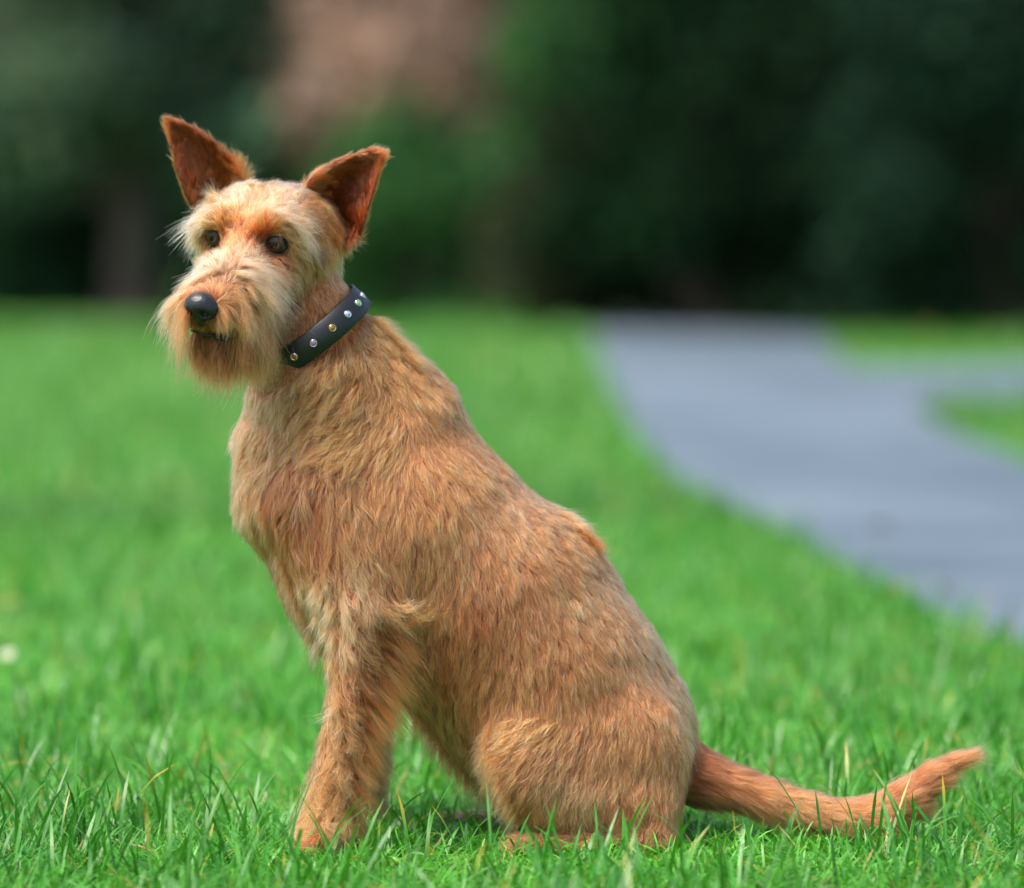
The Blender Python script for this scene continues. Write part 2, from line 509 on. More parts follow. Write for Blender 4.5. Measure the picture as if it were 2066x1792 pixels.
YB = 0.045
bp_("torso", (690, 892, YB, 184), (808, 1082, YB, 240), 0.80, 0.03)
bp_("torso", (808, 1082, YB, 240), (985, 1238, YB, 230), 0.82, 0.03)
bp_("torso", (985, 1238, YB, 230), (1105, 1380, YB, 222), 0.84, 0.03)
bp_("torso", (1105, 1380, YB, 222), (1195, 1478, YB + .005, 206), 0.9, 0.03)
bp_("torso", (562, 1015, YB, 58), (690, 1265, YB, 50), 1.5, 0.03)         # breastbone
bp_("torso", (570, 900, YB, 75), (570, 1010, YB, 70), 1.2, 0.04)
bp_("torso", (690, 690, YB - .01, 62), (800, 850, YB, 128), 0.9, 0.03)       # nape
bp_("neck", (622, 640, 0.028, 100), (650, 780, YB - .01, 138), 0.95, 0.02)
bp_("neck", (650, 780, YB - .01, 138), (690, 890, YB, 190), 0.9, 0.02)
# near foreleg
bp_("foreleg", (665, 1010, -0.010, 105), (742, 1215, -0.030, 84), 0.75, 0.03)
bp_("foreleg", (734, 1220, -0.034, 64), (708, 1400, -0.045, 38), 1.0, 0.006)
bp_("foreleg", (708, 1400, -0.045, 38), (682, 1540, -0.048, 33), 1.0, 0.006)
bp_("foreleg", (682, 1540, -0.048, 33), (668, 1650, -0.050, 38), 1.0, 0.006)
bp_("foreleg", (668, 1665, -0.050, 44), (632, 1700, -0.060, 36), 1.2, 0.015)
for ty in (-.088, -.068, -.048):
    bp_("foreleg", (640, 1706, ty, 20), (606, 1716, ty - .006, 16), 1.0, 0.006)
# far foreleg
bp_("foreleg_far", (680, 1030, 0.105, 105), (760, 1215, 0.120, 84), 0.75, 0.03)
bp_("foreleg_far", (760, 1220, 0.124, 66), (744, 1400, 0.130, 42), 1.0, 0.02)
bp_("foreleg_far", (744, 1400, 0.130, 42), (736, 1540, 0.130, 36), 1.0, 0.015)
bp_("foreleg_far", (736, 1540, 0.130, 36), (730, 1630, 0.130, 40), 1.0, 0.015)
bp_("foreleg_far", (730, 1635, 0.130, 40), (700, 1652, 0.120, 34), 1.2, 0.015)
# hind legs: thigh, shank, hock and foot lying along the ground
for sgn, g in ((-1, "thigh"), (1, "thigh_far")):
    yy = lambda v: YB + sgn * v
    dx, dy = (0, 0) if sgn < 0 else (-10, -30)
    bp_(g, (1080 + dx, 1535 + dy, yy(.086), 94), (1240 + dx, 1535 + dy, yy(.062), 138), 0.60, 0.035)
    bp_(g, (1092 + dx, 1572 + dy, yy(.086), 66), (1285 + dx, 1630 + dy, yy(.075), 64), 0.75, 0.03)
    bp_(g, (1150 + dx, 1615 + dy, yy(.086), 46), (1290 + dx, 1640 + dy, yy(.080), 58), 0.8, 0.03)
    fx = 0 if sgn < 0 else -165
    bp_("hindfoot" if sgn < 0 else "hindfoot_far", (1325 + fx / 3, 1690 + dy * 1.4, yy(.092), 36), (1200 + fx, 1716 + dy * 1.5, yy(.100), 30), 1.0, 0.012)
    bp_("hindfoot" if sgn < 0 else "hindfoot_far", (1200 + fx, 1712 + dy * 1.5, yy(.100), 30), (1045 + fx, 1716 + dy * 1.5, yy(.108), 28), 1.3, 0.012)
TAIL = [(1395, 1560, .040, 58), (1470, 1583, .030, 36), (1540, 1606, .020, 30), (1620, 1632, .010, 29), (1690, 1650, .005, 32), (1760, 1650, .0, 37), (1815, 1620, .0, 33), (1865, 1580, .0, 24), (1905, 1550, .0, 14), (1938, 1533, .0, 7)]
for a, b in zip(TAIL[:-1], TAIL[1:]):
    bp_("tail", a, b, 1.0, 0.02 if a is TAIL[0] else 0.004)

# head frame: F forward along the muzzle, L to the dog's left, U up
yaw, pit, roll = math.radians(26), math.radians(18), math.radians(5.5)
HF = np.array([-math.sin(yaw) * math.cos(pit), -math.cos(yaw) * math.cos(pit), -math.sin(pit)])
HU0 = np.cross(HF, np.cross(np.array([0, 0, 1.0]), HF)); HU0 /= np.linalg.norm(HU0)
HL0 = np.cross(HU0, HF)
HL = HL0 * math.cos(roll) - HU0 * math.sin(roll)
HU = HU0 * math.cos(roll) + HL0 * math.sin(roll)
HO = at(490, 487, -0.028)
def hp(x, y, z):
    return HO + (HF * x + HL * y + HU * z) * 0.001
def hprim(a, b, ra, rb, k=0.012, group="head"):
    prim(group, hp(*a), hp(*b), ra * .001, rb * .001, 1.0, k)
for sy in (-1, 1):
    hprim((-52, sy * 18, -4), (-30, sy * 20, -2), 36, 33)            # skull
    hprim((-92, sy * 16, -14), (-60, sy * 22, -10), 34, 36, .02)
    hprim((-48, sy * 30, -34), (-5, sy * 26, -34), 27, 22, .015)     # cheek
    hprim((-9, sy * 27, 15.5), (-22, sy * 36, 13), 12, 12, .010)       # brow
    hprim((0, sy * 12, -29), (78, sy * 11, -46), 21, 17, .012)        # muzzle
hprim((-10, 0, -4), (40, 0, -20), 17, 15, .014)                       # stop and bridge
hprim((30, 0, -24), (84, 0, -36), 13, 14, .012)
hprim((66, 0, -54), (85, 0, -56), 14, 9.5, .008)                        # upper lip under the nose
hprim((-40, 0, -55), (40, 0, -60), 32, 24, .015)                      # jaw
for sy in (-1, 1):
    hprim((36, sy * 12, -68), (72, sy * 9, -77), 20, 13, .008)
hprim((-70, 0, -30), (-100, 0, -55), 46, 46, .03, "neck")
EYES = [hp(-11.5, sy * 34.5, -1) for sy in (1, -1)]

def prim_sdf(P, pr):
    g, a, b, ra, rb, ys, k = pr
    S = np.array([1, 1 / ys, 1])
    pa = (P - a) * S; ba = (b - a) * S
    t = ((pa @ ba) / max(ba @ ba, 1e-12)).clip(0, 1)
    return np.linalg.norm(pa - t[..., None] * ba, axis=-1) - (ra + (rb - ra) * t)

H = 0.0038
lo = np.min([np.minimum(p[1], p[2]) - max(p[3], p[4]) * max(1, p[5]) for p in PRIMS], 0) - 0.02
hi = np.max([np.maximum(p[1], p[2]) + max(p[3], p[4]) * max(1, p[5]) for p in PRIMS], 0) + 0.02
dims = np.ceil((hi - lo) / H).astype(int) + 1
FLD = np.full(dims, 1.0, np.float32)
for pr in PRIMS:
    m = max(pr[3], pr[4]) * max(1, pr[5]) + 0.05
    i0 = np.maximum(((np.minimum(pr[1], pr[2]) - m - lo) / H).astype(int), 0)
    i1 = np.minimum(((np.maximum(pr[1], pr[2]) + m - lo) / H).astype(int) + 2, dims)
    ax = [lo[d] + H * np.arange(i0[d], i1[d]) for d in range(3)]
    G = np.stack(np.meshgrid(*ax, indexing='ij'), -1)
    d = prim_sdf(G, pr).astype(np.float32)
    sl = tuple(slice(i0[q], i1[q]) for q in range(3))
    cur = FLD[sl]; k = pr[6]
    hh = np.maximum(k - np.abs(cur - d), 0) / k
    FLD[sl] = np.minimum(cur, d) - hh * hh * k * 0.25
# eye sockets
def carve(c, r, k=0.006):
    m = r + 0.03
    i0 = np.maximum(((c - m - lo) / H).astype(int), 0); i1 = np.minimum(((c + m - lo) / H).astype(int) + 2, dims)
    ax = [lo[d] + H * np.arange(i0[d], i1[d]) for d in range(3)]
    G = np.stack(np.meshgrid(*ax, indexing='ij'), -1)
    d = -(np.linalg.norm(G - c, axis=-1) - r)
    sl = tuple(slice(i0[q], i1[q]) for q in range(3)); cur = FLD[sl]
    hh = np.maximum(k - np.abs(cur - d), 0) / k
    FLD[sl] = np.maximum(cur, d) + hh * hh * k * 0.25
for i, e in enumerate(EYES):
    carve(e + HF * 0.011, 0.0108)
BV, BQ = surface_nets(FLD, lo, H)

# relax the surface
def laplace(V, Q, it, lam=0.5):
    e = np.concatenate([Q[:, [0, 1]], Q[:, [1, 2]], Q[:, [2, 3]], Q[:, [3, 0]]])
    e = np.concatenate([e, e[:, ::-1]])
    cnt = np.bincount(e[:, 0], minlength=len(V))[:, None]
    for _ in range(it):
        s = np.stack([np.bincount(e[:, 0], weights=V[e[:, 1], d], minlength=len(V)) for d in range(3)], 1)
        V = V + lam * (s / np.maximum(cnt, 1) - V)
    return V
BV = laplace(BV, BQ, 2)
BV[:, 2] = np.maximum(BV[:, 2], 0.004)

def sdf_at(P):
    q = ((P - lo) / H)
    ok = ((q > 0) & (q < dims - 2)).all(1)
    out = np.full(len(P), 1.0)
    i = q[ok].astype(int); f = q[ok] - i
    r = 0
    for a in (0, 1):
        for b in (0, 1):
            for c in (0, 1):
                w = (f[:, 0] if a else 1 - f[:, 0]) * (f[:, 1] if b else 1 - f[:, 1]) * (f[:, 2] if c else 1 - f[:, 2])
                r = r + w * FLD[i[:, 0] + a, i[:, 1] + b, i[:, 2] + c]
    out[ok] = r
    return out

GROUPS = ["torso", "neck", "foreleg", "foreleg_far", "thigh", "thigh_far", "hindfoot", "hindfoot_far", "tail", "head", "ear"]
best = np.full(len(BV), 9.0); BG = np.zeros(len(BV), int)
for pr in PRIMS:
    d = prim_sdf(BV, pr); m = d < best
    best[m] = d[m]; BG[m] = GROUPS.index(pr[0])

# ears: two curved shells, cupped, thick at the root
def ear(A, B, bulge, thick=0.0030, nu=14, nv=22):
    """A, B: edge points (px, py, Y) from root to tip"""
    A3 = np.array([at(*p) for p in A]); B3 = np.array([at(*p) for p in B])
    def res(P, n):
        s = np.concatenate([[0], np.cumsum(np.linalg.norm(np.diff(P, axis=0), axis=1))]); s /= s[-1]
        t = np.linspace(0, 1, n)
        R = np.stack([np.interp(t, s, P[:, k]) for k in range(3)], 1)
        for _ in range(2): R[1:-1] = (R[:-2] + 2 * R[1:-1] + R[2:]) / 4
        return R
    a, b = res(A3, nv), res(B3, nv)
    u = np.linspace(0, 1, nu)
    grid = a[:, None] * (1 - u)[None, :, None] + b[:, None] * u[None, :, None]
    v = np.linspace(0, 1, nv)
    bl = bulge * (1 - v) ** 0.6
    grid[..., 1] += (bl[:, None] * (1 - (2 * u[None] - 1) ** 2) ** 0.8)
    gu = np.gradient(grid, axis=1); gv = np.gradient(grid, axis=0)
    n = norm(np.cross(gu, gv)); n[n[..., 1] > 0] *= -1       # towards the camera side = inner face
    th = thick * (1.2 - 0.7 * v)[:, None, None] * (0.35 + 0.65 * (1 - (2 * u - 1) ** 6))[None, :, None]
    fr = (grid + n * th * .5).reshape(-1, 3); bk = (grid - n * th * .5).reshape(-1, 3)
    V = np.concatenate([fr, bk]); N0 = nu * nv
    idx = np.arange(N0).reshape(nv, nu)
    q1 = np.stack([idx[:-1, :-1], idx[:-1, 1:], idx[1:, 1:], idx[1:, :-1]], -1).reshape(-1, 4)
    fn = np.cross(fr[q1[0, 1]] - fr[q1[0, 0]], fr[q1[0, 3]] - fr[q1[0, 0]])
    if fn[1] > 0: q1 = q1[:, ::-1]
    q2 = q1[:, ::-1] + N0
    rim = list(idx[0, :]) + list(idx[1:, -1]) + list(idx[-1, -2::-1]) + list(idx[-2:0:-1, 0])
    rq = [(rim[i], rim[(i + 1) % len(rim)], rim[(i + 1) % len(rim)] + N0, rim[i] + N0) for i in range(len(rim))]
    if fn[1] <= 0: rq = [r[::-1] for r in rq]
    return V, np.concatenate([q1, q2, np.array(rq)])
earL = ear([(628, 420, .045), (614, 385, .030), (624, 360, .020), (660, 334, .016), (705, 314, .012), (745, 304, .010), (768, 306, .010)],
           [(690, 496, .045), (724, 482, .020), (737, 440, .004), (752, 392, .002), (763, 352, .005), (771, 325, .008), (774, 310, .010)], 0.046)
earR = ear([(405, 445, .085), (382, 412, .070), (366, 375, .062), (354, 335, .062), (345, 297, .065), (338, 262, .068), (335, 246, .070)],
           [(470, 405, .085), (496, 360, .075), (466, 320, .070), (425, 280, .066), (385, 254, .066), (352, 242, .068), (337, 242, .070)], 0.030)
for ev, eq in (earL, earR):
    BQ = np.concatenate([BQ, eq + len(BV)])
    BG = np.concatenate([BG, np.full(len(ev), GROUPS.index("ear"))])
    BV = np.concatenate([BV, ev])

BT = np.concatenate([BQ[:, [0, 1, 2]], BQ[:, [0, 2, 3]]])
def vert_normals(V, T):
    fn = np.cross(V[T[:, 1]] - V[T[:, 0]], V[T[:, 2]] - V[T[:, 0]])
    n = np.zeros_like(V)
    for c in range(3):
        for d in range(3):
            n[:, d] += np.bincount(T[:, c], weights=fn[:, d], minlength=len(V))
    return norm(n)
BN = vert_normals(BV, BT)

# ------------------------------------------------------------------ fur
BPX = project(BV)
LIP = []
for (a_, b_) in ((388, 666), (396, 669), (405, 672), (422, 676), (440, 679), (458, 681), (474, 682)):
    q = np.where((np.hypot(BPX[:, 0] - a_, BPX[:, 1] - b_) < 9) & (BG == GROUPS.index("head")))[0]
    if len(q): LIP.append(at(a_, b_, BV[q, 1].min()))
LIP = np.array(LIP)
LIP[1:-1] = (LIP[:-2] + LIP[1:-1] * 2 + LIP[2:]) / 4
# guide rows: px, py, dx, dy, length mm, lift deg, curl, (r, g, b) coat colour in sRGB, back highlights and underside shading put in
C_TAN = (196, 140, 92); C_GOLD = (204, 148, 92); C_RUST = (158, 92, 52); C_DEEP = (138, 72, 32); C_TAIL = (160, 106, 70); C_PALE = (224, 174, 134)
C_CREAM = (252, 230, 214); C_BLOND = (232, 184, 138); C_BROWN = (138, 106, 76); C_ORNG = (190, 112, 58); C_CHIN = (160, 128, 78); C_DARK = (44, 28, 20); C_GREY = (170, 132, 104)
BODY = [
 (620, 800, -.55, .8, 22, 18, .15, C_TAN), (560, 800, -.35, .9, 18, 18, .1, C_PALE), (700, 790, -.75, .6, 30, 24, .3, C_GOLD), (790, 720, .5, .8, 26, 32, .25, C_GOLD), (785, 665, .7, .6, 30, 52, .3, C_GOLD),
 (690, 850, -.85, .45, 32, 24, .3, C_GOLD), (620, 880, -.6, .75, 28, 22, .25, C_TAN), (540, 880, -.5, .85, 24, 26, .2, C_TAN), (500, 880, -.6, .8, 22, 38, .2, C_PALE),
 (780, 880, -.5, .8, 26, 18, .2, C_TAN), (860, 800, .55, .8, 20, 22, .1, C_GOLD), (900, 870, .5, .85, 18, 16, .1, C_TAN), (980, 930, .6, .8, 18, 18, .1, C_TAN),
 (620, 970, -.55, .8, 24, 16, .15, C_TAN), (520, 980, -.4, .9, 26, 26, .2, C_TAN), (490, 1040, -.5, .8, 26, 38, .2, C_PALE), (560, 1040, -.3, .95, 20, 16, .1, C_RUST),
 (690, 980, -.25, .97, 22, 14, .1, C_TAN), (780, 1000, 0, 1, 21, 13, .1, C_TAN), (900, 1000, .3, .95, 20, 13, .1, C_GOLD), (1020, 1040, .5, .85, 18, 15, .1, C_PALE),
 (1130, 1060, .65, .75, 22, 26, .15, C_PALE), (1165, 1065, .7, .6, 36, 62, .25, C_ORNG), (1185, 1095, .7, .6, 36, 62, .25, C_ORNG), (650, 1090, .3, .95, 22, 14, .1, C_RUST), (730, 1100, .2, 1, 22, 14, .1, C_TAN),
 (850, 1120, .05, 1, 22, 13, .1, C_TAN), (970, 1130, .15, 1, 22, 13, .1, C_TAN), (1080, 1150, .4, .9, 20, 14, .1, C_TAN), (1190, 1180, .55, .85, 19, 16, .1, C_PALE),
 (540, 1120, .1, 1, 20, 22, .2, C_RUST), (570, 1200, .2, 1, 26, 24, .25, C_BROWN), (620, 1280, .2, 1, 26, 24, .25, C_BROWN),
 (720, 1200, .15, 1, 26, 16, .2, C_PALE), (850, 1230, -.05, 1, 24, 14, .15, C_TAN), (960, 1250, .05, 1, 24, 14, .15, C_RUST), (1080, 1270, .2, 1, 23, 14, .15, C_TAN),
 (1200, 1290, .45, .9, 21, 15, .1, C_TAN), (1290, 1290, .6, .8, 19, 18, .1, C_PALE), (880, 1340, -.05, 1, 26, 15, .2, C_RUST), (860, 1440, .05, 1, 30, 22, .2, C_BROWN),
 (980, 1370, -.1, 1, 26, 15, .2, C_TAN), (930, 1450, -.15, 1, 28, 18, .2, C_BROWN), (1100, 1370, .1, 1, 25, 15, .15, C_TAN), (1220, 1380, .35, .95, 23, 15, .15, C_TAN),
 (1340, 1370, .5, .85, 20, 18, .1, C_PALE), (1390, 1450, .35, .95, 22, 18, .15, C_GOLD), (1300, 1470, .15, 1, 26, 16, .2, C_TAN), (1400, 1540, .05, 1, 26, 18, .2, C_TAN),
 (1380, 1610, -.05, 1, 28, 18, .25, C_BROWN), (1340, 1570, -.05, 1, 28, 16, .25, C_TAN), (930, 1540, .1, 1, 28, 20, .2, C_BROWN), (960, 1620, .1, 1, 26, 20, .2, C_BROWN),
]
THIGH = [
 (1000, 1450, -.75, .6, 24, 18, .2, C_GOLD), (1100, 1440, -.75, .5, 24, 16, .2, C_GOLD), (1210, 1430, -.1, 1, 24, 15, .2, C_TAN), (1300, 1440, .15, 1, 24, 15, .2, C_TAN),
 (985, 1510, -.9, .35, 30, 36, .25, C_GOLD), (1060, 1495, -.85, .45, 26, 18, .2, C_GOLD), (1160, 1505, -.5, .8, 26, 16, .25, C_TAN), (1260, 1520, 0, 1, 26, 16, .25, C_TAN),
 (980, 1570, -.8, .6, 32, 38, .25, C_GOLD), (1060, 1570, -.45, .85, 28, 18, .25, C_TAN), (1160, 1580, -.1, 1, 28, 17, .3, C_PALE), (1260, 1590, .05, 1, 28, 16, .3, C_TAN),
 (1360, 1560, 0, 1, 26, 16, .25, C_TAN), (1000, 1630, -.4, .9, 28, 22, .3, C_TAN), (1090, 1640, 0, 1, 26, 20, .3, C_GREY), (1190, 1650, .05, 1, 26, 19, .3, C_TAN),
 (1290, 1650, 0, 1, 26, 16, .3, C_TAN), (1360, 1640, -.05, 1, 26, 16, .25, C_TAN), (1090, 1690, .1, 1, 20, 18, .3, C_TAN), (1200, 1700, .05, 1, 20, 17, .3, C_BROWN),
]
LEG = [
 (660, 1010, .1, 1, 22, 14, .1, C_TAN), (610, 1030, -.2, .95, 22, 14, .1, C_RUST), (620, 1110, .35, .95, 22, 14, .1, C_RUST), (700, 1080, .2, 1, 22, 13, .1, C_TAN), (640, 1190, .35, .95, 26, 26, .35, C_BLOND),
 (720, 1180, .2, 1, 26, 16, .2, C_PALE), (790, 1170, .1, 1, 26, 16, .15, C_TAN), (660, 1280, .15, 1, 24, 16, .25, C_TAN), (720, 1270, .3, .95, 26, 15, .25, C_PALE), (770, 1255, .8, .5, 28, 26, .3, C_ORNG),
 (805, 1245, .95, .05, 30, 40, .35, C_BLOND), (670, 1360, .1, 1, 26, 16, .35, C_TAN), (730, 1350, .3, .95, 26, 16, .3, C_TAN), (752, 1340, .7, .7, 24, 26, .4, C_ORNG), (764, 1290, .7, .6, 22, 26, .4, C_ORNG), (742, 1385, .7, .7, 24, 26, .4, C_ORNG), (650, 1450, .0, 1, 28, 18, .5, C_GOLD),
 (700, 1450, .2, 1, 28, 16, .4, C_TAN), (732, 1430, .6, .8, 24, 26, .5, C_ORNG), (640, 1540, -.15, 1, 30, 34, .8, C_GOLD), (690, 1540, .2, 1, 30, 18, .6, C_GOLD), (712, 1510, .5, .85, 24, 26, .6, C_ORNG),
 (630, 1620, -.1, 1, 26, 30, .8, C_GOLD), (690, 1620, .2, 1, 30, 18, .7, C_GOLD), (730, 1610, .4, .9, 30, 20, .6, C_RUST), (620, 1690, -.4, .9, 16, 16, .3, C_TAN), (680, 1690, 0, 1, 18, 16, .4, C_TAN), (590, 1710, -.8, .5, 14, 14, .2, C_PALE),
]
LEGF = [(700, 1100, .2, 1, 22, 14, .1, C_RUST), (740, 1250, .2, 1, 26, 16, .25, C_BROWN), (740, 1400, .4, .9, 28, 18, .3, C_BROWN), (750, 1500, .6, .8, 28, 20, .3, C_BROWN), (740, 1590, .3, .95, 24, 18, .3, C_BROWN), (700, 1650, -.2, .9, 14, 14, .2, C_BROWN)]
FOOT = [(1330, 1700, -.2, .95, 18, 18, .3, C_TAN), (1200, 1715, -.8, .5, 17, 18, .3, C_BROWN), (1050, 1720, -.9, .4, 16, 18, .3, C_BROWN)]
TAILG = []
for (a, b) in zip(TAIL[:-1], TAIL[1:]):
    d = np.array([b[0] - a[0], b[1] - a[1]], float); d /= np.linalg.norm(d)
    i = len(TAILG)
    for f_ in (0.0, 0.5):
        TAILG.append((a[0] + (b[0] - a[0]) * f_, a[1] + (b[1] - a[1]) * f_, d[0], d[1], 25, 14, .12, [C_TAIL, C_TAIL, C_TAN, C_TAN, C_TAN, C_TAIL, C_TAIL, C_TAIL, C_TAIL][min(i // 2, 8)]))
for q_ in ((1790, 1668, .8, -.55), (1830, 1645, .74, -.66), (1865, 1618, .70, -.70), (1895, 1585, .72, -.68), (1920, 1555, .8, -.58)):
    TAILG.append((*q_, 40, 6, .06, C_TAIL))
TAILG.append((1935, 1533, 0.95, -.3, 42, 10, .1, C_TAN)); TAILG.append((1910, 1560, 0.9, -.42, 38, 14, .1, C_TAIL))
HEAD = [
 # crown and forehead
 (560, 372, .15, -1, 14, 24, .15, C_PALE), (500, 378, -.1, -1, 14, 24, .15, C_PALE), (600, 390, .5, -.85, 16, 22, .2, C_TAN), (540, 410, .1, -1, 16, 20, .2, C_PALE), (575, 408, .4, -.8, 20, 24, .3, C_CREAM), (470, 400, -.3, -.9, 18, 24, .3, C_CREAM),
 (430, 400, -.5, -.8, 22, 34, .4, C_BLOND), (600, 430, .7, -.4, 18, 22, .3, C_TAN), (505, 440, 0, -1, 15, 14, .1, C_BLOND), (470, 440, -.2, -.95, 15, 18, .1, C_TAN), (545, 450, .25, -.95, 14, 16, .1, C_TAN),
 (640, 420, .8, .1, 18, 20, .2, C_TAN), (655, 470, .7, .6, 20, 20, .25, C_ORNG), (625, 475, .8, .5, 20, 20, .35, C_TAN), (586, 452, .85, .3, 26, 30, .5, C_BLOND), (605, 495, .7, .7, 18, 16, .25, C_GOLD), (575, 468, .85, .45, 26, 18, .3, C_BLOND),
 (395, 440, -.85, .3, 34, 30, .4, C_CREAM), (375, 460, -.8, .6, 32, 32, .4, C_CREAM), (410, 450, -.8, .1, 24, 24, .3, C_BLOND),
 # between and below the eyes
 (490, 490, .0, -1, 11, 12, .05, C_TAN), (515, 480, .1, -1, 10, 12, .05, C_RUST), (462, 480, -.1, -1, 10, 12, .05, C_TAN), (525, 510, .4, .4, 10, 12, .1, C_RUST), (480, 520, .05, -.9, 13, 16, .15, C_PALE), (425, 500, -.4, .8, 14, 14, .1, C_TAN),
 (395, 510, -.6, .7, 18, 20, .2, C_GOLD), (560, 515, .5, .8, 14, 14, .1, C_BROWN), (600, 530, .45, .85, 18, 14, .15, C_TAN), (545, 550, .5, .85, 20, 16, .15, C_TAN), (585, 580, .4, .9, 24, 16, .2, C_GOLD),
 # bridge and moustache
 (460, 545, -.1, -.8, 14, 20, .2, C_CREAM), (492, 535, .8, -.25, 32, 42, .55, C_CREAM), (512, 558, .9, .3, 30, 34, .55, C_BLOND), (430, 545, -.6, -.4, 20, 30, .4, C_CREAM), (400, 550, -.8, .1, 26, 30, .4, C_CREAM), (440, 575, 0, -1, 9, 14, .1, C_BROWN), (420, 580, -.2, -.8, 8, 14, .1, C_BROWN),
 (470, 580, .7, .1, 26, 28, .35, C_BLOND), (500, 590, .8, .5, 38, 28, .5, C_BLOND), (465, 610, .6, .6, 26, 22, .3, C_GOLD), (520, 620, .6, .8, 44, 28, .45, C_GOLD), (480, 640, .45, .85, 34, 20, .35, C_TAN), (545, 650, .45, .9, 46, 26, .45, C_TAN), (510, 685, .35, .95, 40, 20, .4, C_TAN), (550, 700, .25, 1, 46, 30, .4, C_TAN), (572, 725, .2, 1, 44, 34, .4, C_TAN),
 (370, 580, -.7, .5, 36, 28, .4, C_BLOND), (355, 620, -.4, .9, 48, 32, .4, C_BLOND), (365, 660, -.15, 1, 50, 28, .4, C_GOLD), (375, 620, -.3, .9, 24, 20, .3, C_TAN),
 # lips and beard
 (395, 670, -.1, 1, 9, 12, .05, C_DARK), (425, 677, .15, 1, 9, 12, .05, C_DARK), (455, 682, .3, 1, 11, 14, .1, C_DARK), (440, 655, .3, .9, 12, 14, .1, C_TAN), (385, 655, -.3, .9, 14, 16, .1, C_GOLD), (475, 662, .35, .95, 26, 20, .3, C_TAN), (405, 692, -.1, 1, 24, 18, .3, C_CHIN), (440, 697, 0, 1, 26, 18, .3, C_CHIN), (478, 700, .1, 1, 32, 22, .3, C_CHIN), (390, 712, -.2, 1, 36, 26, .3, C_CHIN), (440, 718, .0, 1, 36, 24, .3, C_CHIN), (490, 720, .1, 1, 44, 24, .35, C_TAN), (430, 745, -.1, 1, 36, 30, .3, C_CHIN), (540, 735, .0, 1, 46, 24, .35, C_TAN),
 # cheek and jaw
 (630, 540, .4, .9, 20, 14, .15, C_GOLD), (640, 600, .25, .97, 24, 15, .2, C_TAN), (600, 640, .2, .97, 40, 26, .35, C_TAN), (680, 540, .2, 1, 16, 14, .1, C_ORNG), (660, 640, .1, 1, 18, 14, .15, C_ORNG), (590, 700, .1, 1, 40, 24, .35, C_TAN), (700, 500, .3, .9, 16, 16, .1, C_ORNG), (715, 560, .4, .9, 14, 20, .1, C_PALE),
]
NECK = [(690, 540, .1, 1, 20, 16, .15, C_GOLD), (715, 570, .4, .9, 16, 22, .1, C_PALE), (680, 600, .1, 1, 22, 18, .2, C_GOLD), (640, 640, 0, 1, 22, 18, .2, C_TAN), (600, 790, -.45, .9, 20, 16, .15, C_TAN), (540, 790, -.3, .95, 18, 18, .1, C_PALE), (690, 760, -.5, .8, 28, 22, .25, C_GOLD), (520, 830, -.4, .9, 20, 24, .15, C_PALE), (780, 700, .5, .8, 26, 32, .25, C_GOLD), (680, 850, -.85, .45, 32, 22, .3, C_GOLD)]
EAR = [(690, 330, .8, -.6, 8, 22, .1, C_RUST), (750, 315, .9, -.3, 9, 26, .1, C_RUST), (640, 370, .5, -.8, 12, 28, .15, C_ORNG), (650, 420, .5, -.5, 13, 26, .2, C_RUST), (700, 400, .3, -.8, 3, 14, .03, (86, 44, 24)), (705, 370, .3, -.8, 3.5, 14, .03, (100, 54, 28)), (725, 400, .3, -.8, 3.5, 14, .03, (112, 62, 40)), (680, 380, .4, -.8, 6, 18, .05, (112, 56, 26)), (755, 380, .4, -.9, 7, 24, .1, C_DEEP), (730, 450, .4, -.3, 9, 24, .1, C_DEEP), (690, 470, .3, .6, 12, 24, .2, C_RUST),
       (350, 260, -.5, -.8, 9, 26, .1, C_RUST), (390, 270, -.3, -.9, 7, 22, .1, C_DEEP), (430, 300, .4, -.8, 9, 24, .1, C_RUST), (480, 340, .6, -.7, 18, 34, .2, C_ORNG), (455, 360, .5, -.7, 17, 28, .2, C_ORNG), (390, 330, -.1, -.9, 3, 14, .03, (128, 84, 64)), (385, 300, -.1, -.9, 3.5, 14, .03, (128, 80, 56)), (405, 360, -.1, -.9, 3, 14, .03, (128, 84, 64)), (425, 340, .1, -.9, 4, 14, .03, (140, 84, 54)), (400, 390, -.1, -.9, 8, 16, .1, C_RUST), (360, 350, -.6, -.6, 9, 28, .1, C_RUST)]
SETS = {"torso": (BODY, 48), "neck": (NECK + BODY[:10], 34), "foreleg": (LEG, 24), "foreleg_far": (LEGF, 50), "thigh": (THIGH, 40), "thigh_far": (THIGH, 40), "hindfoot": (FOOT, 50), "hindfoot_far": (FOOT, 50), "tail": (TAILG, 45), "head": (HEAD, 17), "ear": (EAR, 24)}

def guide(P2, group):
    rows, sig = SETS[group]
    G2 = np.array([r[:2] for r in rows], float)
    data = np.array([[r[2], r[3], r[4], r[5], r[6], *srgb(*r[7])] for r in rows])
    out = np.zeros((len(P2), 8))
    for i in range(0, len(P2), 40000):
        d2 = ((P2[i:i + 40000, None] - G2[None]) ** 2).sum(-1)
        d2 -= d2.min(1, keepdims=True) * 0.9
        w = np.exp(-d2 / (2 * sig * sig))
        w /= w.sum(1, keepdims=True)
        out[i:i + 40000] = w @ data
    return out

# collar frame (used to press the coat flat under the strap)
COL_C = at(634, 668, 0.022)
COL_N = norm(np.array([-.60, -.17, .78]))
COL_A = norm(np.array([.79, -.02, .61]) - COL_N * (np.array([.79, -.02, .61]) @ COL_N))
COL_B = np.cross(COL_N, COL_A)
COL_RA, COL_RB, COL_W = 0.0605, 0.0575, 0.0265
NOSE_C = hp(90, 0, -39)

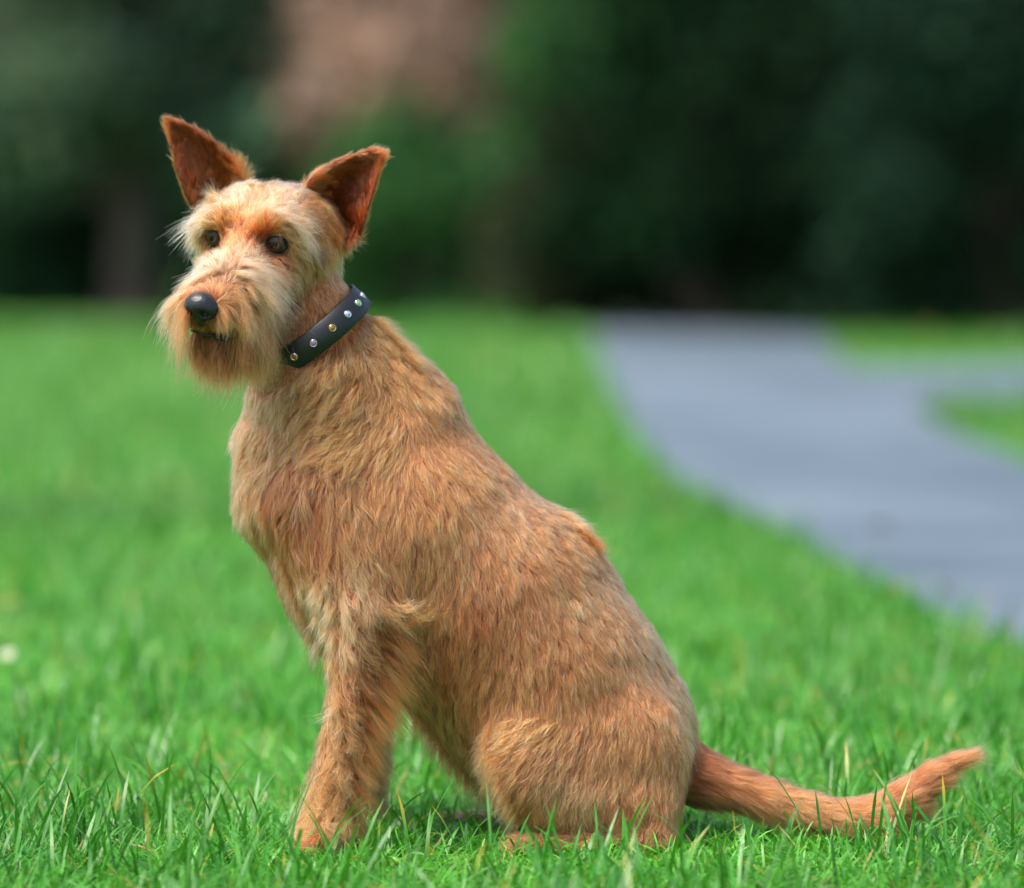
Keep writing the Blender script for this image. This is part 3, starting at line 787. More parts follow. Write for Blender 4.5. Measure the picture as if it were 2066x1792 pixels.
tri_area = 0.5 * np.linalg.norm(np.cross(BV[BT[:, 1]] - BV[BT[:, 0]], BV[BT[:, 2]] - BV[BT[:, 0]]), axis=1)
tri_g = BG[BT[:, 0]]
tri_n = norm(BN[BT].mean(1))

COAT_GAIN = np.array([1.02, 0.555, 0.375])
HEAD_GAIN = np.array([0.90, 0.45, 0.285])
def hair_material():
    m = bpy.data.materials.new("dog_hair"); m.use_nodes = True
    nt = m.node_tree; N = nt.nodes; L = nt.links
    N.remove(N["Principled BSDF"])
    h = N.new("ShaderNodeBsdfHairPrincipled")
    h.model = 'CHIANG'
    h.parametrization = 'COLOR'
    a = N.new("ShaderNodeAttribute"); a.attribute_name = "hair_tint"
    hi_ = N.new("ShaderNodeHairInfo")
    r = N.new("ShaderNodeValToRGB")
    r.color_ramp.elements[0].color = (0.52, 0.40, 0.32, 1); r.color_ramp.elements[1].color = (1.22, 1.22, 1.22, 1)  # root-to-tip hair colour, roots darkened further as painted shade between tufts
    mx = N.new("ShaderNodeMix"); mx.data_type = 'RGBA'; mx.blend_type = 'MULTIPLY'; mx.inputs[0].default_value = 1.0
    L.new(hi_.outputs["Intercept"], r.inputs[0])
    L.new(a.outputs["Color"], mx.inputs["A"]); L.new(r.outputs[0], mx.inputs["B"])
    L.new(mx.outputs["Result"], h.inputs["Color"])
    h.inputs["Roughness"].default_value = 0.38
    h.inputs["Radial Roughness"].default_value = 0.55
    h.inputs["Random Roughness"].default_value = 0.2
    h.inputs["IOR"].default_value = 1.5
    L.new(h.outputs[0], N["Material Output"].inputs["Surface"])
    return m
HAIRMAT = hair_material()

def grow(name, groups, count, parent, K=6, radius=0.00016, clump1=0.011, clump2=0.0045, seed=1, length=1.0, tuft=0.75, mean_tone=0.0, turn=1.0, region=None, lenvar=0.5, pale_f=0.16, gain=None, guard_gain=1.0, speck=0.5, curl_gain=1.0, flat=1.0):
    gain = COAT_GAIN if gain is None else gain
    gi = [GROUPS.index(g) for g in groups]
    m = np.isin(tri_g, gi)
    w = tri_area * m * np.where(tri_n[:, 1] < 0.25, 1.0, 0.3)
    if w.sum() == 0: return
    pick = rng.choice(len(BT), size=count, p=w / w.sum())
    u = rng.random((count, 2)); f = u.sum(1) > 1; u[f] = 1 - u[f]
    b = np.stack([1 - u.sum(1), u[:, 0], u[:, 1]], 1)
    tri = BT[pick]
    P = (BV[tri] * b[..., None]).sum(1); Nn = norm((BN[tri] * b[..., None]).sum(1))
    gg = tri_g[pick]
    # bare skin: eyes, nose pad
    keep = np.ones(len(P), bool)
    for e in EYES:
        keep &= np.linalg.norm(P - (e + HF * .004), axis=1) > 0.0104
    keep &= np.linalg.norm((P - NOSE_C), axis=1) > 0.0165
    lipd = np.min(np.stack([np.linalg.norm(P - (LIP[i] * (1 - t) + LIP[i + 1] * t), axis=1) for i in range(len(LIP) - 1) for t in (0, .5)]), 0)
    keep &= lipd > 0.0042
    keep &= P[:, 2] > 0.006
    if region is not None: keep &= region(project(P))
    keep &= sdf_at(P + Nn * 0.004) > -0.001
    P, Nn, gg, lipd = P[keep], Nn[keep], gg[keep], lipd[keep]
    P2 = project(P)
    dat = np.zeros((len(P), 8))
    for g in gi:
        q = gg == g
        if q.any(): dat[q] = guide(P2[q], GROUPS[g])
    D = np.stack([dat[:, 0], np.zeros(len(P)), -dat[:, 1]], 1)
    n_ = len(P)
    F1, R1 = worley(P, clump1, seed); F2, R2 = worley(P, clump2, seed + 7)
    R3 = vnoise(P, 0.05, seed + 3)
    D = norm(D)
    T = D - Nn * (D * Nn).sum(1, keepdims=True)
    bad = np.linalg.norm(T, axis=1) < 0.08
    T[bad] += np.cross(Nn[bad], np.array([0, 1.0, 0.2]))
    T = norm(T); Bn = np.cross(Nn, T)
    ang = turn * ((R1[:, 0] - .5) * 0.95 + (R2[:, 0] - .5) * 0.55) + rng.normal(0, .10, n_)
    T, Bn = T * np.cos(ang)[:, None] + Bn * np.sin(ang)[:, None], Bn * np.cos(ang)[:, None] - T * np.sin(ang)[:, None]
    Lh = dat[:, 2] * 0.001 * length * (0.97 - lenvar * .5 + lenvar * R1[:, 1]) * (0.62 + 0.5 * rng.random(n_)) * (0.85 + 0.3 * R3)
    lift = flat * np.radians(dat[:, 3]) * (0.5 + 0.85 * R1[:, 2]) + rng.normal(0, .09, n_)
    stray = rng.random(n_) < 0.02
    lift[stray] += 0.25 * rng.random(stray.sum()); Lh[stray] *= 1.25
    # short hair along the upper lip so that the mouth shows
    p2 = project(P)
    ul = (lipd < 0.026) & (p2[:, 1] < np.interp(p2[:, 0], [378, 422, 474], [664, 678, 685]))
    Lh[ul] = np.minimum(Lh[ul], 0.0035 + 0.35 * lipd[ul])
    # press flat under the collar
    v = P - COL_C; ax_ = v @ COL_N; rad = np.linalg.norm(v - ax_[:, None] * COL_N, axis=1)
    under = (np.abs(ax_) < COL_W * 0.62) & (rad < 0.085) & (~np.isin(gg, [GROUPS.index("head"), GROUPS.index("ear")]))
    Lh[under] *= 0.2; lift[under] *= 0.3
    above = (ax_ >= COL_W * 0.62) & (ax_ < COL_W * 0.62 + 0.02) & (rad < 0.085) & (gg == GROUPS.index("neck"))
    Lh[above] *= 0.6; lift[above] *= 0.6
    guard = rng.random(n_) < 0.15
    Lh[guard] *= 1.12; lift[guard] += 0.05
    curl = dat[:, 4] * Lh * curl_gain
    s = np.linspace(0, 1, K)[None, :]
    li = lift[:, None]
    along = np.cos(li) * s
    up = np.sin(li) * (s - 0.45 * s * s) * 1.25
    ph = (R2[:, 1] * 0.7 + R1[:, 1])[:, None] * 6.283
    fr = 0.8 + 0.9 * R2[:, 2][:, None]
    side = curl[:, None] * (np.sin(6.283 * fr * s + ph) - np.sin(ph)) * 0.26 * s ** .5
    side2 = curl[:, None] * (np.cos(6.283 * fr * s + ph) - np.cos(ph)) * 0.16 * s ** .5
    X = P[:, None] + T[:, None] * (Lh[:, None] * along)[..., None] + Nn[:, None] * (Lh[:, None] * up + np.abs(side2) * .5)[..., None] + Bn[:, None] * side[..., None] + T[:, None] * side2[..., None]
    # hang a little
    X[:, :, 2] -= (Lh[:, None] ** 2 * 5.0) * s ** 2
    for F_, kk in ((F1, tuft * 0.55), (F2, tuft * 0.75)):
        q = F_ - P
        q -= Nn * (q * Nn).sum(1, keepdims=True)
        X += q[:, None] * (kk * s ** 1.3)[..., None]
    X[:, :, 2] = np.maximum(X[:, :, 2], 0.006)
    # colour
    col = dat[:, 5:8].copy()
    if mean_tone > 0: col = col * (1 - mean_tone) + srgb(*C_TAN) * mean_tone
    col *= gain
    k = (0.80 + 0.34 * R1[:, 1]) * (1 - speck * .5 + speck * R2[:, 0]) * (0.80 + 0.4 * rng.random(n_)) * (0.82 + 0.36 * vnoise(P, 0.022, seed + 9))
    col *= k[:, None]
    lum = col.mean(1, keepdims=True)
    pale = rng.random(n_) < pale_f
    col[pale] = col[pale] * 0.55 + np.array([.72, .55, .38]) * 0.45 * np.minimum(1, lum[pale] / .2)
    dark = rng.random(n_) < 0.08
    col[dark] *= np.array([.55, .45, .4])
    col[guard] *= np.array([1.32, 1.34, 1.36]) * guard_gain
    col[~guard] /= guard_gain ** .35
    col = col.clip(0.004, 0.93)
    hc = bpy.data.hair_curves.new(name)
    hc.add_curves([K] * n_)
    hc.attributes["position"].data.foreach_set("vector", X.astype(np.float32).ravel())
    rr = radius * (0.75 + 0.5 * rng.random(n_))[:, None] * np.where(guard, 1.7, 1.0)[:, None] * (1 - 0.80 * s ** 1.6)
    ra = hc.attributes.get("radius") or hc.attributes.new("radius", 'FLOAT', 'POINT')
    ra.data.foreach_set("value", rr.astype(np.float32).ravel())
    ca = hc.attributes.new("hair_tint", 'FLOAT_COLOR', 'CURVE')
    c4 = np.ones((n_, 4), np.float32); c4[:, :3] = col
    ca.data.foreach_set("color", c4.ravel())
    hc.materials.append(HAIRMAT)
    o = bpy.data.objects.new(name, hc)
    return link(o, parent)

dog = empty("dog", (0, 0, 0))
tag(dog, "wire-haired tan terrier sitting on the lawn with its head turned to the camera", "dog")

# skin under the coat
def skin_material():
    m, nt, N, L, b = mat_new("dog_skin")
    a = N.new("ShaderNodeAttribute"); a.attribute_name = "skin"
    n1 = N.new("ShaderNodeTexNoise"); n1.inputs["Scale"].default_value = 160; n1.inputs["Detail"].default_value = 5
    r = N.new("ShaderNodeValToRGB"); r.color_ramp.elements[0].color = (.6, .6, .6, 1); r.color_ramp.elements[1].color = (1.2, 1.2, 1.2, 1)
    mx = N.new("ShaderNodeMix"); mx.data_type = 'RGBA'; mx.blend_type = 'MULTIPLY'; mx.inputs[0].default_value = 1
    tc = N.new("ShaderNodeTexCoord"); L.new(tc.outputs["Object"], n1.inputs["Vector"])
    L.new(n1.outputs[0], r.inputs[0]); L.new(a.outputs["Color"], mx.inputs["A"]); L.new(r.outputs[0], mx.inputs["B"])
    L.new(mx.outputs["Result"], b.inputs["Base Color"])
    b.inputs["Roughness"].default_value = 0.75
    return m
skin = np.zeros((len(BV), 3))
for gi_, g in enumerate(GROUPS):
    q = BG == gi_
    if q.any(): skin[q] = guide(BPX[q], g)[:, 5:8] * np.array([.40, .25, .17])
for e in EYES:
    d = np.linalg.norm(BV - e, axis=1)
    w = np.clip((0.024 - d) / 0.008, 0, 1)[:, None]
    skin = skin * (1 - w) + np.array([.035, .022, .018]) * w
for m_ in LIP:
    w = np.clip((0.007 - np.linalg.norm(BV - m_, axis=1)) / 0.003, 0, 1)[:, None]
    skin = skin * (1 - w) + np.array([.010, .007, .006]) * w
inn = (BG == GROUPS.index("ear")) & (BN[:, 1] < 0)
skin[inn] = skin[inn] * .5 + np.array([.09, .042, .028]) * .5
me = mesh_np("body", BV, quads=BQ, mat=skin_material()); vcol(me, "skin", skin)
body = link(bpy.data.objects.new("body", me), dog)

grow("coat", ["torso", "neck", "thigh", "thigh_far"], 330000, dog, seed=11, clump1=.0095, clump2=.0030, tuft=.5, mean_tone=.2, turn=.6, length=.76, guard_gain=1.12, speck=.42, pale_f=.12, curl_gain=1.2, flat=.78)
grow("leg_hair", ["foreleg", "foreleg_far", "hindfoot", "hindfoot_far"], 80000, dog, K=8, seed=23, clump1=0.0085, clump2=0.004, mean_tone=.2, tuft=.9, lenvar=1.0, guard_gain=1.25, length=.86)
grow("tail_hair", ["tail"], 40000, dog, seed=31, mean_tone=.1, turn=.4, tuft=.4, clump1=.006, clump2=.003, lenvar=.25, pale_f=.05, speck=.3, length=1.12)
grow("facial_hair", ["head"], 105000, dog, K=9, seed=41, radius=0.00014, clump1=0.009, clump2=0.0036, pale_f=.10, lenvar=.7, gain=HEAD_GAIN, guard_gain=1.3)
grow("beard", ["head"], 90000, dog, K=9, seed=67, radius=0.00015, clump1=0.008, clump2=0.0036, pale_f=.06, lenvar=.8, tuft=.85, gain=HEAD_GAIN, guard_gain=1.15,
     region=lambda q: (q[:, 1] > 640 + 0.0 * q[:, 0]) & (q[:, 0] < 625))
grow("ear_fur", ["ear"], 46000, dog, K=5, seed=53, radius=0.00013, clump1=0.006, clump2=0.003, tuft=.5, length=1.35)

# separate locks: wisps of feathering, brow, moustache, beard and back
def surf(px, py, groups):
    gi = [GROUPS.index(g) for g in groups]
    m = np.isin(BG, gi) & (BN[:, 1] < 0.3)
    d = np.hypot(BPX[:, 0] - px, BPX[:, 1] - py)
    q = np.where(m & (d < 10))[0]
    if len(q) == 0:
        q = np.where(m)[0]; i = q[d[q].argmin()]
    else:
        i = q[BV[q, 1].argmin()]
    return BV[i] + np.array([(px - BPX[i, 0]) * PX, 0, -(py - BPX[i, 1]) * PX]) * min(1, 12 / max(d[i], 1e-3))

def locks(name, rows, groups, parent, gain, seed, K=9, radius=0.00016):
    """row: px, py, (dx, dy) start, (bx, by) bend, length mm, spread mm, hairs, colour"""
    r = np.random.default_rng(seed)
    X, C, R = [], [], []
    s_ = np.linspace(0, 1, K)[None, :, None]
    for (px, py, d, b, ln, sp, n, col) in rows:
        root = surf(px, py, groups)
        n = int(n)
        d3 = np.array([d[0], -0.35, -d[1]]); d3 /= np.linalg.norm(d3)
        b3 = np.array([b[0], 0.10, -b[1]])
        off = r.normal(0, 1, (n, 3)) * sp * .001 * np.array([1, .7, 1])
        L_ = ln * .001 * (0.55 + 0.5 * r.random(n))[:, None, None]
        dv = norm(d3[None] + r.normal(0, .10, (n, 3)))[:, None]
        bv = (b3[None] + r.normal(0, .14, (n, 3)))[:, None]
        wob = np.sin(s_ * (5 + 3 * r.random((n, 1, 1))) + 6.28 * r.random((n, 1, 1))) * .03 * s_
        x = (root - d3 * .003)[None, None] + off[:, None] * (1 - .72 * s_ ** .8) + L_ * (dv * s_ + bv * s_ ** 2 + wob * np.array([.6, .5, .6]))
        X.append(x); R.append(radius * (.8 + .5 * r.random(n)))
        c = srgb(*col) * gain * (0.75 + 0.5 * r.random(n))[:, None]
        C.append(c)
    X = np.concatenate(X); C = np.concatenate(C).clip(.004, .93); R = np.concatenate(R); n = len(X)
    X[..., 2] = np.maximum(X[..., 2], .006)
    hc = bpy.data.hair_curves.new(name); hc.add_curves([K] * n)
    hc.attributes["position"].data.foreach_set("vector", X.astype(np.float32).ravel())
    ra = hc.attributes.get("radius") or hc.attributes.new("radius", 'FLOAT', 'POINT')
    ra.data.foreach_set("value", (R[:, None] * (1 - .8 * s_[0, :, 0] ** 1.6)[None]).astype(np.float32).ravel())
    ca = hc.attributes.new("hair_tint", 'FLOAT_COLOR', 'CURVE')
    c4 = np.ones((n, 4), np.float32); c4[:, :3] = C
    ca.data.foreach_set("color", c4.ravel())
    hc.materials.append(HAIRMAT)
    return link(bpy.data.objects.new(name, hc), parent)

rows = []
for i, (px, py) in enumerate([(792, 1238), (796, 1262), (790, 1285), (782, 1306), (778, 1328), (770, 1350), (764, 1372), (758, 1394), (750, 1418), (742, 1440), (736, 1466), (728, 1492), (722, 1520), (716, 1550), (712, 1580)]):
    j = (i * 37 % 10) / 10
    rows.append((px, py, (1, .10 + .05 * i), (-.05 + .1 * j, .55 - .04 * i + .3 * j if i > 1 else -.5), 46 + 12 * j - i * .6, 1.7, 80 if i else 45, C_ORNG if i > 0 else C_BLOND))
    rows.append((px - 12, py + 8, (.8, .35 + .04 * i), (.1, .35 + .2 * j), 36 + 8 * j, 2.0, 45, C_RUST if i % 2 else C_GOLD))
for i in range(26):      # curls down the front and side of the foreleg
    j = (i * 53 % 17) / 17; py = 1420 + 9.5 * i; px = float(np.interp(py, [1400, 1540, 1650], [708, 682, 668])) - 26 + 54 * j
    rows.append((px, py, (-.15 + .5 * ((i * 29) % 7) / 7, 1), (-.5 + ((i * 41) % 11) / 11, -.15), 30 + 8 * j, 2.4, 60, C_GOLD if i % 3 else C_BLOND))
for i in range(5):
    rows.append((650 - 5 * i, 1500 + 34 * i, (-.7, .7), (.35, .5), 24, 1.6, 26, C_BLOND))
locks("leg_feathering", rows, ["foreleg"], dog, COAT_GAIN, 5)
rows = []
# moustache and cheek
for i in range(26):
    j = (i * 47 % 23) / 23; k = (i * 31 % 13) / 13
    px = 478 + 105 * j; py = 585 + 105 * k + 25 * j
    rows.append((px, py, (.55 - .2 * k, .75), (-.12 - .25 * k, .25), 40 + 14 * k, 2.4, 55, [C_BLOND, C_TAN, C_TAN, C_GOLD][i % 4] if k < .5 else [C_TAN, C_RUST, C_RUST, C_GOLD][i % 4]))
for i in range(14):
    k = (i * 31 % 13) / 13; j = (i * 5 % 7) / 7
    rows.append((362 + 22 * j, 570 + 100 * k, (-.55 + .3 * k, .7), (.25, .45), 36 + 12 * k, 2.4, 50, [C_BLOND, C_GOLD, C_TAN][i % 3]))
# beard
for i in range(26):
    j = i / 25; k = (i * 31 % 13) / 13
    rows.append((382 + 200 * j, 700 + 22 * k + 14 * j, (-.12 + .2 * j, 1), (.05 - .12 * j, .1), 28 + 16 * k, 2.6, 55, [C_BROWN, C_TAN, C_CHIN, C_BROWN][i % 4]))
for (px, py) in ((400, 728), (420, 735), (436, 738), (455, 738), (480, 738), (500, 742), (540, 748)):
    rows.append((px, py, (.05, 1), (-.05, .1), 46, 1.4, 40, C_BROWN))
# bridge tufts
for (px, py, d, b, ln, c) in ((485, 535, (.5, -.8), (.9, 1.1), 40, C_CREAM), (495, 545, (.7, -.6), (.7, 1.2), 42, C_CREAM), (505, 556, (.85, -.35), (.4, 1.2), 40, C_CREAM), (500, 570, (.9, -.1), (.2, .9), 44, C_CREAM), (512, 580, (.9, .1), (.05, .8), 42, C_BLOND), (478, 556, (.5, -.6), (.6, .8), 30, C_CREAM), (440, 548, (-.5, -.6), (-.4, .8), 28, C_CREAM), (420, 552, (-.7, -.4), (-.3, .8), 30, C_CREAM), (402, 560, (-.85, -.1), (0, .7), 32, C_BLOND)):
    rows.append((px, py, d, b, ln, 2.4, 85, c))
# brows
for (px, py, d, b, ln, c) in ((545, 430, (.4, -.5), (.8, .7), 32, C_CREAM), (562, 438, (.7, -.3), (.5, .9), 36, C_CREAM), (576, 446, (.85, -.1), (.2, .9), 40, C_CREAM), (588, 455, (.9, .1), (0, .8), 42, C_CREAM), (598, 468, (.9, .3), (-.05, .7), 42, C_CREAM), (570, 458, (.5, .3), (.1, .6), 24, C_BLOND), (556, 462, (.15, .6), (.1, .5), 20, C_BLOND), (600, 440, (.9, -.1), (.1, .5), 34, C_CREAM),
                              (440, 420, (-.4, -.6), (-.5, .8), 30, C_CREAM), (422, 430, (-.7, -.3), (-.3, .8), 34, C_CREAM), (405, 440, (-.85, 0), (-.1, .6), 38, C_CREAM), (395, 452, (-.85, .25), (0, .4), 38, C_CREAM), (388, 465, (-.8, .5), (.05, .3), 34, C_BLOND), (425, 405, (-.2, -1), (-.2, .2), 30, C_CREAM), (432, 400, (.1, -1), (-.3, .1), 30, C_BLOND)):
    rows.append((px, py, d, b, ln * .9, 2.2, 5 if (px, py) in ((570, 458), (556, 462)) else 42, c))
locks("eyebrow", rows[-15:], ["head"], dog, HEAD_GAIN, 8, radius=.00015)
locks("moustache", rows[:-15], ["head"], dog, HEAD_GAIN, 9, radius=.00015)
rows = []
for i in range(9):
    rows.append((1135 + 7 * i, 1040 + 8 * i, (.75, -.35), (.1, .5), 26, 3.5, 80, C_ORNG if i > 3 else C_PALE))
for i in range(10):
    rows.append((752 + 8 * i, 648 + 9 * i, (.85, -.45), (.05, .6), 30, 3.0, 70, C_GOLD))
for i in range(12):
    rows.append((500 - 5 * (i % 5), 860 + 17 * i, (-.6, .6), (.2, .4), 17, 3.5, 32, C_PALE))
for i in range(10):
    rows.append((560 + 9 * i, 1120 + 22 * i, (-.4, .8), (.1, .3), 22, 3.0, 36, C_TAN))
for i in range(10):
    rows.append((840 + 14 * i, 1440 + 18 * i, (-.2, 1), (.1, .1), 28, 3.5, 80, C_BROWN))
for i in range(9):
    rows.append((640 + 12 * (i % 4), 1180 + 14 * i, (-.3, .8), (-.1 + .1 * (i % 3), .1), 28, 2.8, 70, C_BLOND))
for i in range(14):
    rows.append((990 + 6 * max(0, i - 3), 1465 + 14 * i, (-.8, .5), (.2, .45), 27, 3.4, 50, C_GOLD if i % 2 else C_TAN))
locks("coat_tufts", rows, ["torso", "neck", "thigh", "foreleg"], dog, COAT_GAIN, 13)

# nose leather
def sd_caps(P, a, b, r):
    pa = P - a; ba = b - a
    t = ((pa @ ba) / (ba @ ba)).clip(0, 1)
    return np.linalg.norm(pa - t[..., None] * ba, axis=-1) - r
def smin(a, b, k):
    h = np.maximum(k - np.abs(a - b), 0) / k
    return np.minimum(a, b) - h * h * k * .25
hn = 0.9
ax = [np.arange(-24, 26, hn), np.arange(-27, 28, hn), np.arange(-28, 24, hn)]
G = np.stack(np.meshgrid(*ax, indexing='ij'), -1)
A_ = np.array
d = np.linalg.norm((G - A_([0, 0, 3])) / A_([1.0, 1.32, .95]), axis=-1) - 13.2
for sy in (-1, 1):
    d = smin(d, np.linalg.norm(G - A_([1, sy * 11, -1.5]), axis=-1) - 8.2, 5)
d = smin(d, sd_caps(G, A_([4., 0, -4]), A_([0., 0, -15]), 5.2), 5)
d = smin(d, sd_caps(G, A_([-14., 0, 2]), A_([0., 0, 2]), 12.5), 5)
for sy in (-1, 1):
    cn = np.minimum(sd_caps(G, A_([13., sy * 7., -1.5]), A_([8., sy * 9., -3.]), 3.6), sd_caps(G, A_([11., sy * 9., -3.5]), A_([5., sy * 19., -5.5]), 2.0))
    d = -smin(-d, cn, 2.5)
d = -smin(-d, sd_caps(G, A_([15.0, 0, 1]), A_([9., 0, -19]), 1.3), 1.5)
nv, nq = surface_nets(d, A_([ax[0][0], ax[1][0], ax[2][0]]), hn)
nv = laplace(nv, nq, 2)
nv = np.array([HO]) + ((nv + A_([93, 0, -39])) * .001) @ np.stack([HF, HL, HU])
def nose_material():
    m, nt, N, L, b = mat_new("nose_leather")
    b.inputs["Base Color"].default_value = (0.012, 0.012, 0.014, 1)
    b.inputs["Roughness"].default_value = 0.29
    tc = N.new("ShaderNodeTexCoord")
    vo = N.new("ShaderNodeTexVoronoi"); vo.inputs["Scale"].default_value = 620
    n1 = N.new("ShaderNodeTexNoise"); n1.inputs["Scale"].default_value = 300
    ad = N.new("ShaderNodeMath"); ad.operation = 'ADD'
    bp = N.new("ShaderNodeBump"); bp.inputs["Strength"].default_value = 0.4; bp.inputs["Distance"].default_value = 0.0006
    L.new(tc.outputs["Object"], vo.inputs["Vector"]); L.new(tc.outputs["Object"], n1.inputs["Vector"])
    L.new(vo.outputs["Distance"], ad.inputs[0]); L.new(n1.outputs[0], ad.inputs[1])
    L.new(ad.outputs[0], bp.inputs["Height"]); L.new(bp.outputs[0], b.inputs["Normal"])
    return m
me = mesh_np("nose", nv, quads=nq, mat=nose_material())
link(bpy.data.objects.new("nose", me), dog)

# dark lips along the mouth
LV, LQ = tube_np(np.concatenate([LIP[:1] + HF * -.004, LIP + HF * .0016, LIP[-1:] - HF * .004]), [.0015] + [.0012, .0015, .0017, .0018, .0017, .0016, .0013][:len(LIP)] + [.0012], 8)
link(bpy.data.objects.new("lip", mesh_np("lip", LV, quads=LQ, mat=plain("lip_skin", (.010, .008, .008), .5))), dog)

# eyes: ball with pupil, iris and dark rim, lids of dark skin
eye_mats = [plain("eye_pupil", (.002, .002, .002), .03), plain("eye_iris", (.13, .045, .010), .04), plain("eye_white", (.03, .024, .024), .05)]
for mt in eye_mats:
    mt.node_tree.nodes["Principled BSDF"].inputs["Coat Weight"].default_value = 0.1
    mt.node_tree.nodes["Principled BSDF"].inputs["Specular IOR Level"].default_value = 0.35
    mt.node_tree.nodes["Principled BSDF"].inputs["Coat Roughness"].default_value = 0.02
lid_mat = plain("eyelid_skin", (.022, .015, .014), .38)
gaze = norm(HF * 1.0 + np.array([-.22, -.10, .14]))
for si, e in enumerate(EYES):
    sy = 1 if si == 0 else -1
    ctr = e + HF * 0.0015
    g = norm(gaze + HL * sy * .12)
    gl = norm(np.cross(np.array([0, 0, 1.0]), g)); gu = np.cross(g, gl)
    V, Qd, mi = [], [], []
    nr, ns = 22, 32
    for i in range(nr + 1):
        th = math.pi * i / nr
        r_ = 0.0106 + (0.0008 * math.exp(-(th / .5) ** 2))
        for k in range(ns):
            a = 2 * math.pi * k / ns
            V.append(ctr + r_ * (g * math.cos(th) + (gl * math.cos(a) + gu * math.sin(a)) * math.sin(th)))
    for i in range(nr):
        for k in range(ns):
            Qd.append((i * ns + k, (i + 1) * ns + k, (i + 1) * ns + (k + 1) % ns, i * ns + (k + 1) % ns))
            mi.append(0 if i < 2.5 else (1 if i < 5 else 2))
    me = mesh_np("eye", np.array(V), quads=np.array(Qd))
    for mt in eye_mats: me.materials.append(mt)
    me.polygons.foreach_set("material_index", np.array(mi, np.int32))
    eo = link(bpy.data.objects.new("eye", me), dog)
    # lids
    lf = norm(HF + HL * sy * .30); ll = norm(HL - lf * (HL @ lf)); lu = np.cross(lf, ll) * (1 if np.cross(lf, ll) @ HU > 0 else -1)
    V, Qd = [], []
    na, nb = 36, 7
    for j in range(nb):
        t = j / (nb - 1)
        for k in range(na):
            a = 2 * math.pi * k / na
            ca_, sa_ = math.cos(a), math.sin(a)
            iu, iv = 9.6 * ca_, (3.9 if sa_ > 0 else 5.0) * sa_ - .10 * sy * -ca_
            ou, ov = 11.8 * ca_, 8.4 * sa_
            uu, vv = iu + (ou - iu) * t, iv + (ov - iv) * t
            R = 11.5 + 0.6 * math.sin(math.pi * min(1, t * 2.2)) * (1.2 if sa_ > 0 else .9)
            rr_ = math.hypot(uu, vv)
            z = math.sqrt(max(R * R - rr_ * rr_, 0)) if rr_ < R else -(rr_ - R) * 1.2
            z = max(z, -6)
            V.append(ctr + (ll * uu + lu * vv + lf * z) * .001)
    for j in range(nb - 1):
        for k in range(na):
            q = (j * na + k, j * na + (k + 1) % na, (j + 1) * na + (k + 1) % na, (j + 1) * na + k)
            Qd.append(q)
    me = mesh_np("eyelid", np.array(V), quads=np.array(Qd), mat=lid_mat)
    link(bpy.data.objects.new("eyelid", me), eo)

# ------------------------------------------------------------------ collar with set stones
def leather():
    m, nt, N, L, b = mat_new("collar_leather")
    b.inputs["Base Color"].default_value = (0.010, 0.011, 0.013, 1)
    b.inputs["Roughness"].default_value = 0.42
    tc = N.new("ShaderNodeTexCoord"); n1 = N.new("ShaderNodeTexNoise"); n1.inputs["Scale"].default_value = 700
    bp = N.new("ShaderNodeBump"); bp.inputs["Strength"].default_value = .25; bp.inputs["Distance"].default_value = .0004
    L.new(tc.outputs["Object"], n1.inputs["Vector"]); L.new(n1.outputs[0], bp.inputs["Height"]); L.new(bp.outputs[0], b.inputs["Normal"])
    return m
collar = empty("dog_collar", COL_C); tag(collar, "black leather collar set with coloured stones around the dog's neck", "collar")
ns = 120
prof = [(-.5, 0), (-.46, 1), (0, 1.05), (.46, 1), (.5, 0), (.46, -1), (0, -1), (-.46, -1)]
V, Qd = [], []
for i in range(ns):
    a = 2 * math.pi * i / ns
    rd = COL_A * math.cos(a) * COL_RA + COL_B * math.sin(a) * COL_RB
    o = norm(COL_A * math.cos(a) / COL_RA + COL_B * math.sin(a) / COL_RB)
    for (u, t) in prof:
        flare = -u * 0.16 * COL_W
        V.append(rd + o * (t * .0015 + flare) + COL_N * u * COL_W)
for i in range(ns):
    for k in range(len(prof)):
        k2 = (k + 1) % len(prof); i2 = (i + 1) % ns
        Qd.append((i * 8 + k, i * 8 + k2, i2 * 8 + k2, i2 * 8 + k))
me = mesh_np("strap", np.array(V), quads=np.array(Qd), mat=leather(), smooth=True)
link(bpy.data.objects.new("strap", me), collar)
silver = plain("stud_silver", (.8, .8, .8), .18, 1.0); gold = plain("stud_gold", (.85, .58, .18), .2, 1.0)
GEMS = {"red": (.75, .01, .015), "violet": (.55, .16, .60), "amber": (.32, .15, .03), "crystal": (.75, .80, .9), "green": (.20, .62, .05), "blue": (.25, .38, .75)}
def gem_mat(n):
    m, nt, N, L, b = mat_new("stone_" + n)
    b.inputs["Base Color"].default_value = (*GEMS[n], 1); b.inputs["Roughness"].default_value = .06
    b.inputs["Transmission Weight"].default_value = .25; b.inputs["IOR"].default_value = 1.7
    b.inputs["Coat Weight"].default_value = 1
    if n == "crystal":
        tc = N.new("ShaderNodeTexCoord"); vo = N.new("ShaderNodeTexVoronoi"); vo.inputs["Scale"].default_value = 420
        r = N.new("ShaderNodeValToRGB"); els = r.color_ramp.elements
        els[0].color = (.9, .95, 1, 1); els[1].color = (.9, .3, .1, 1); e2 = els.new(.45); e2.color = (.25, .35, .9, 1); e3 = els.new(.7); e3.color = (.8, .9, .95, 1)
        L.new(tc.outputs["Object"], vo.inputs["Vector"]); L.new(vo.outputs["Color"], r.inputs[0]); L.new(r.outputs[0], b.inputs["Base Color"])
    return m
gm = {n: gem_mat(n) for n in GEMS}
ca0 = math.atan2
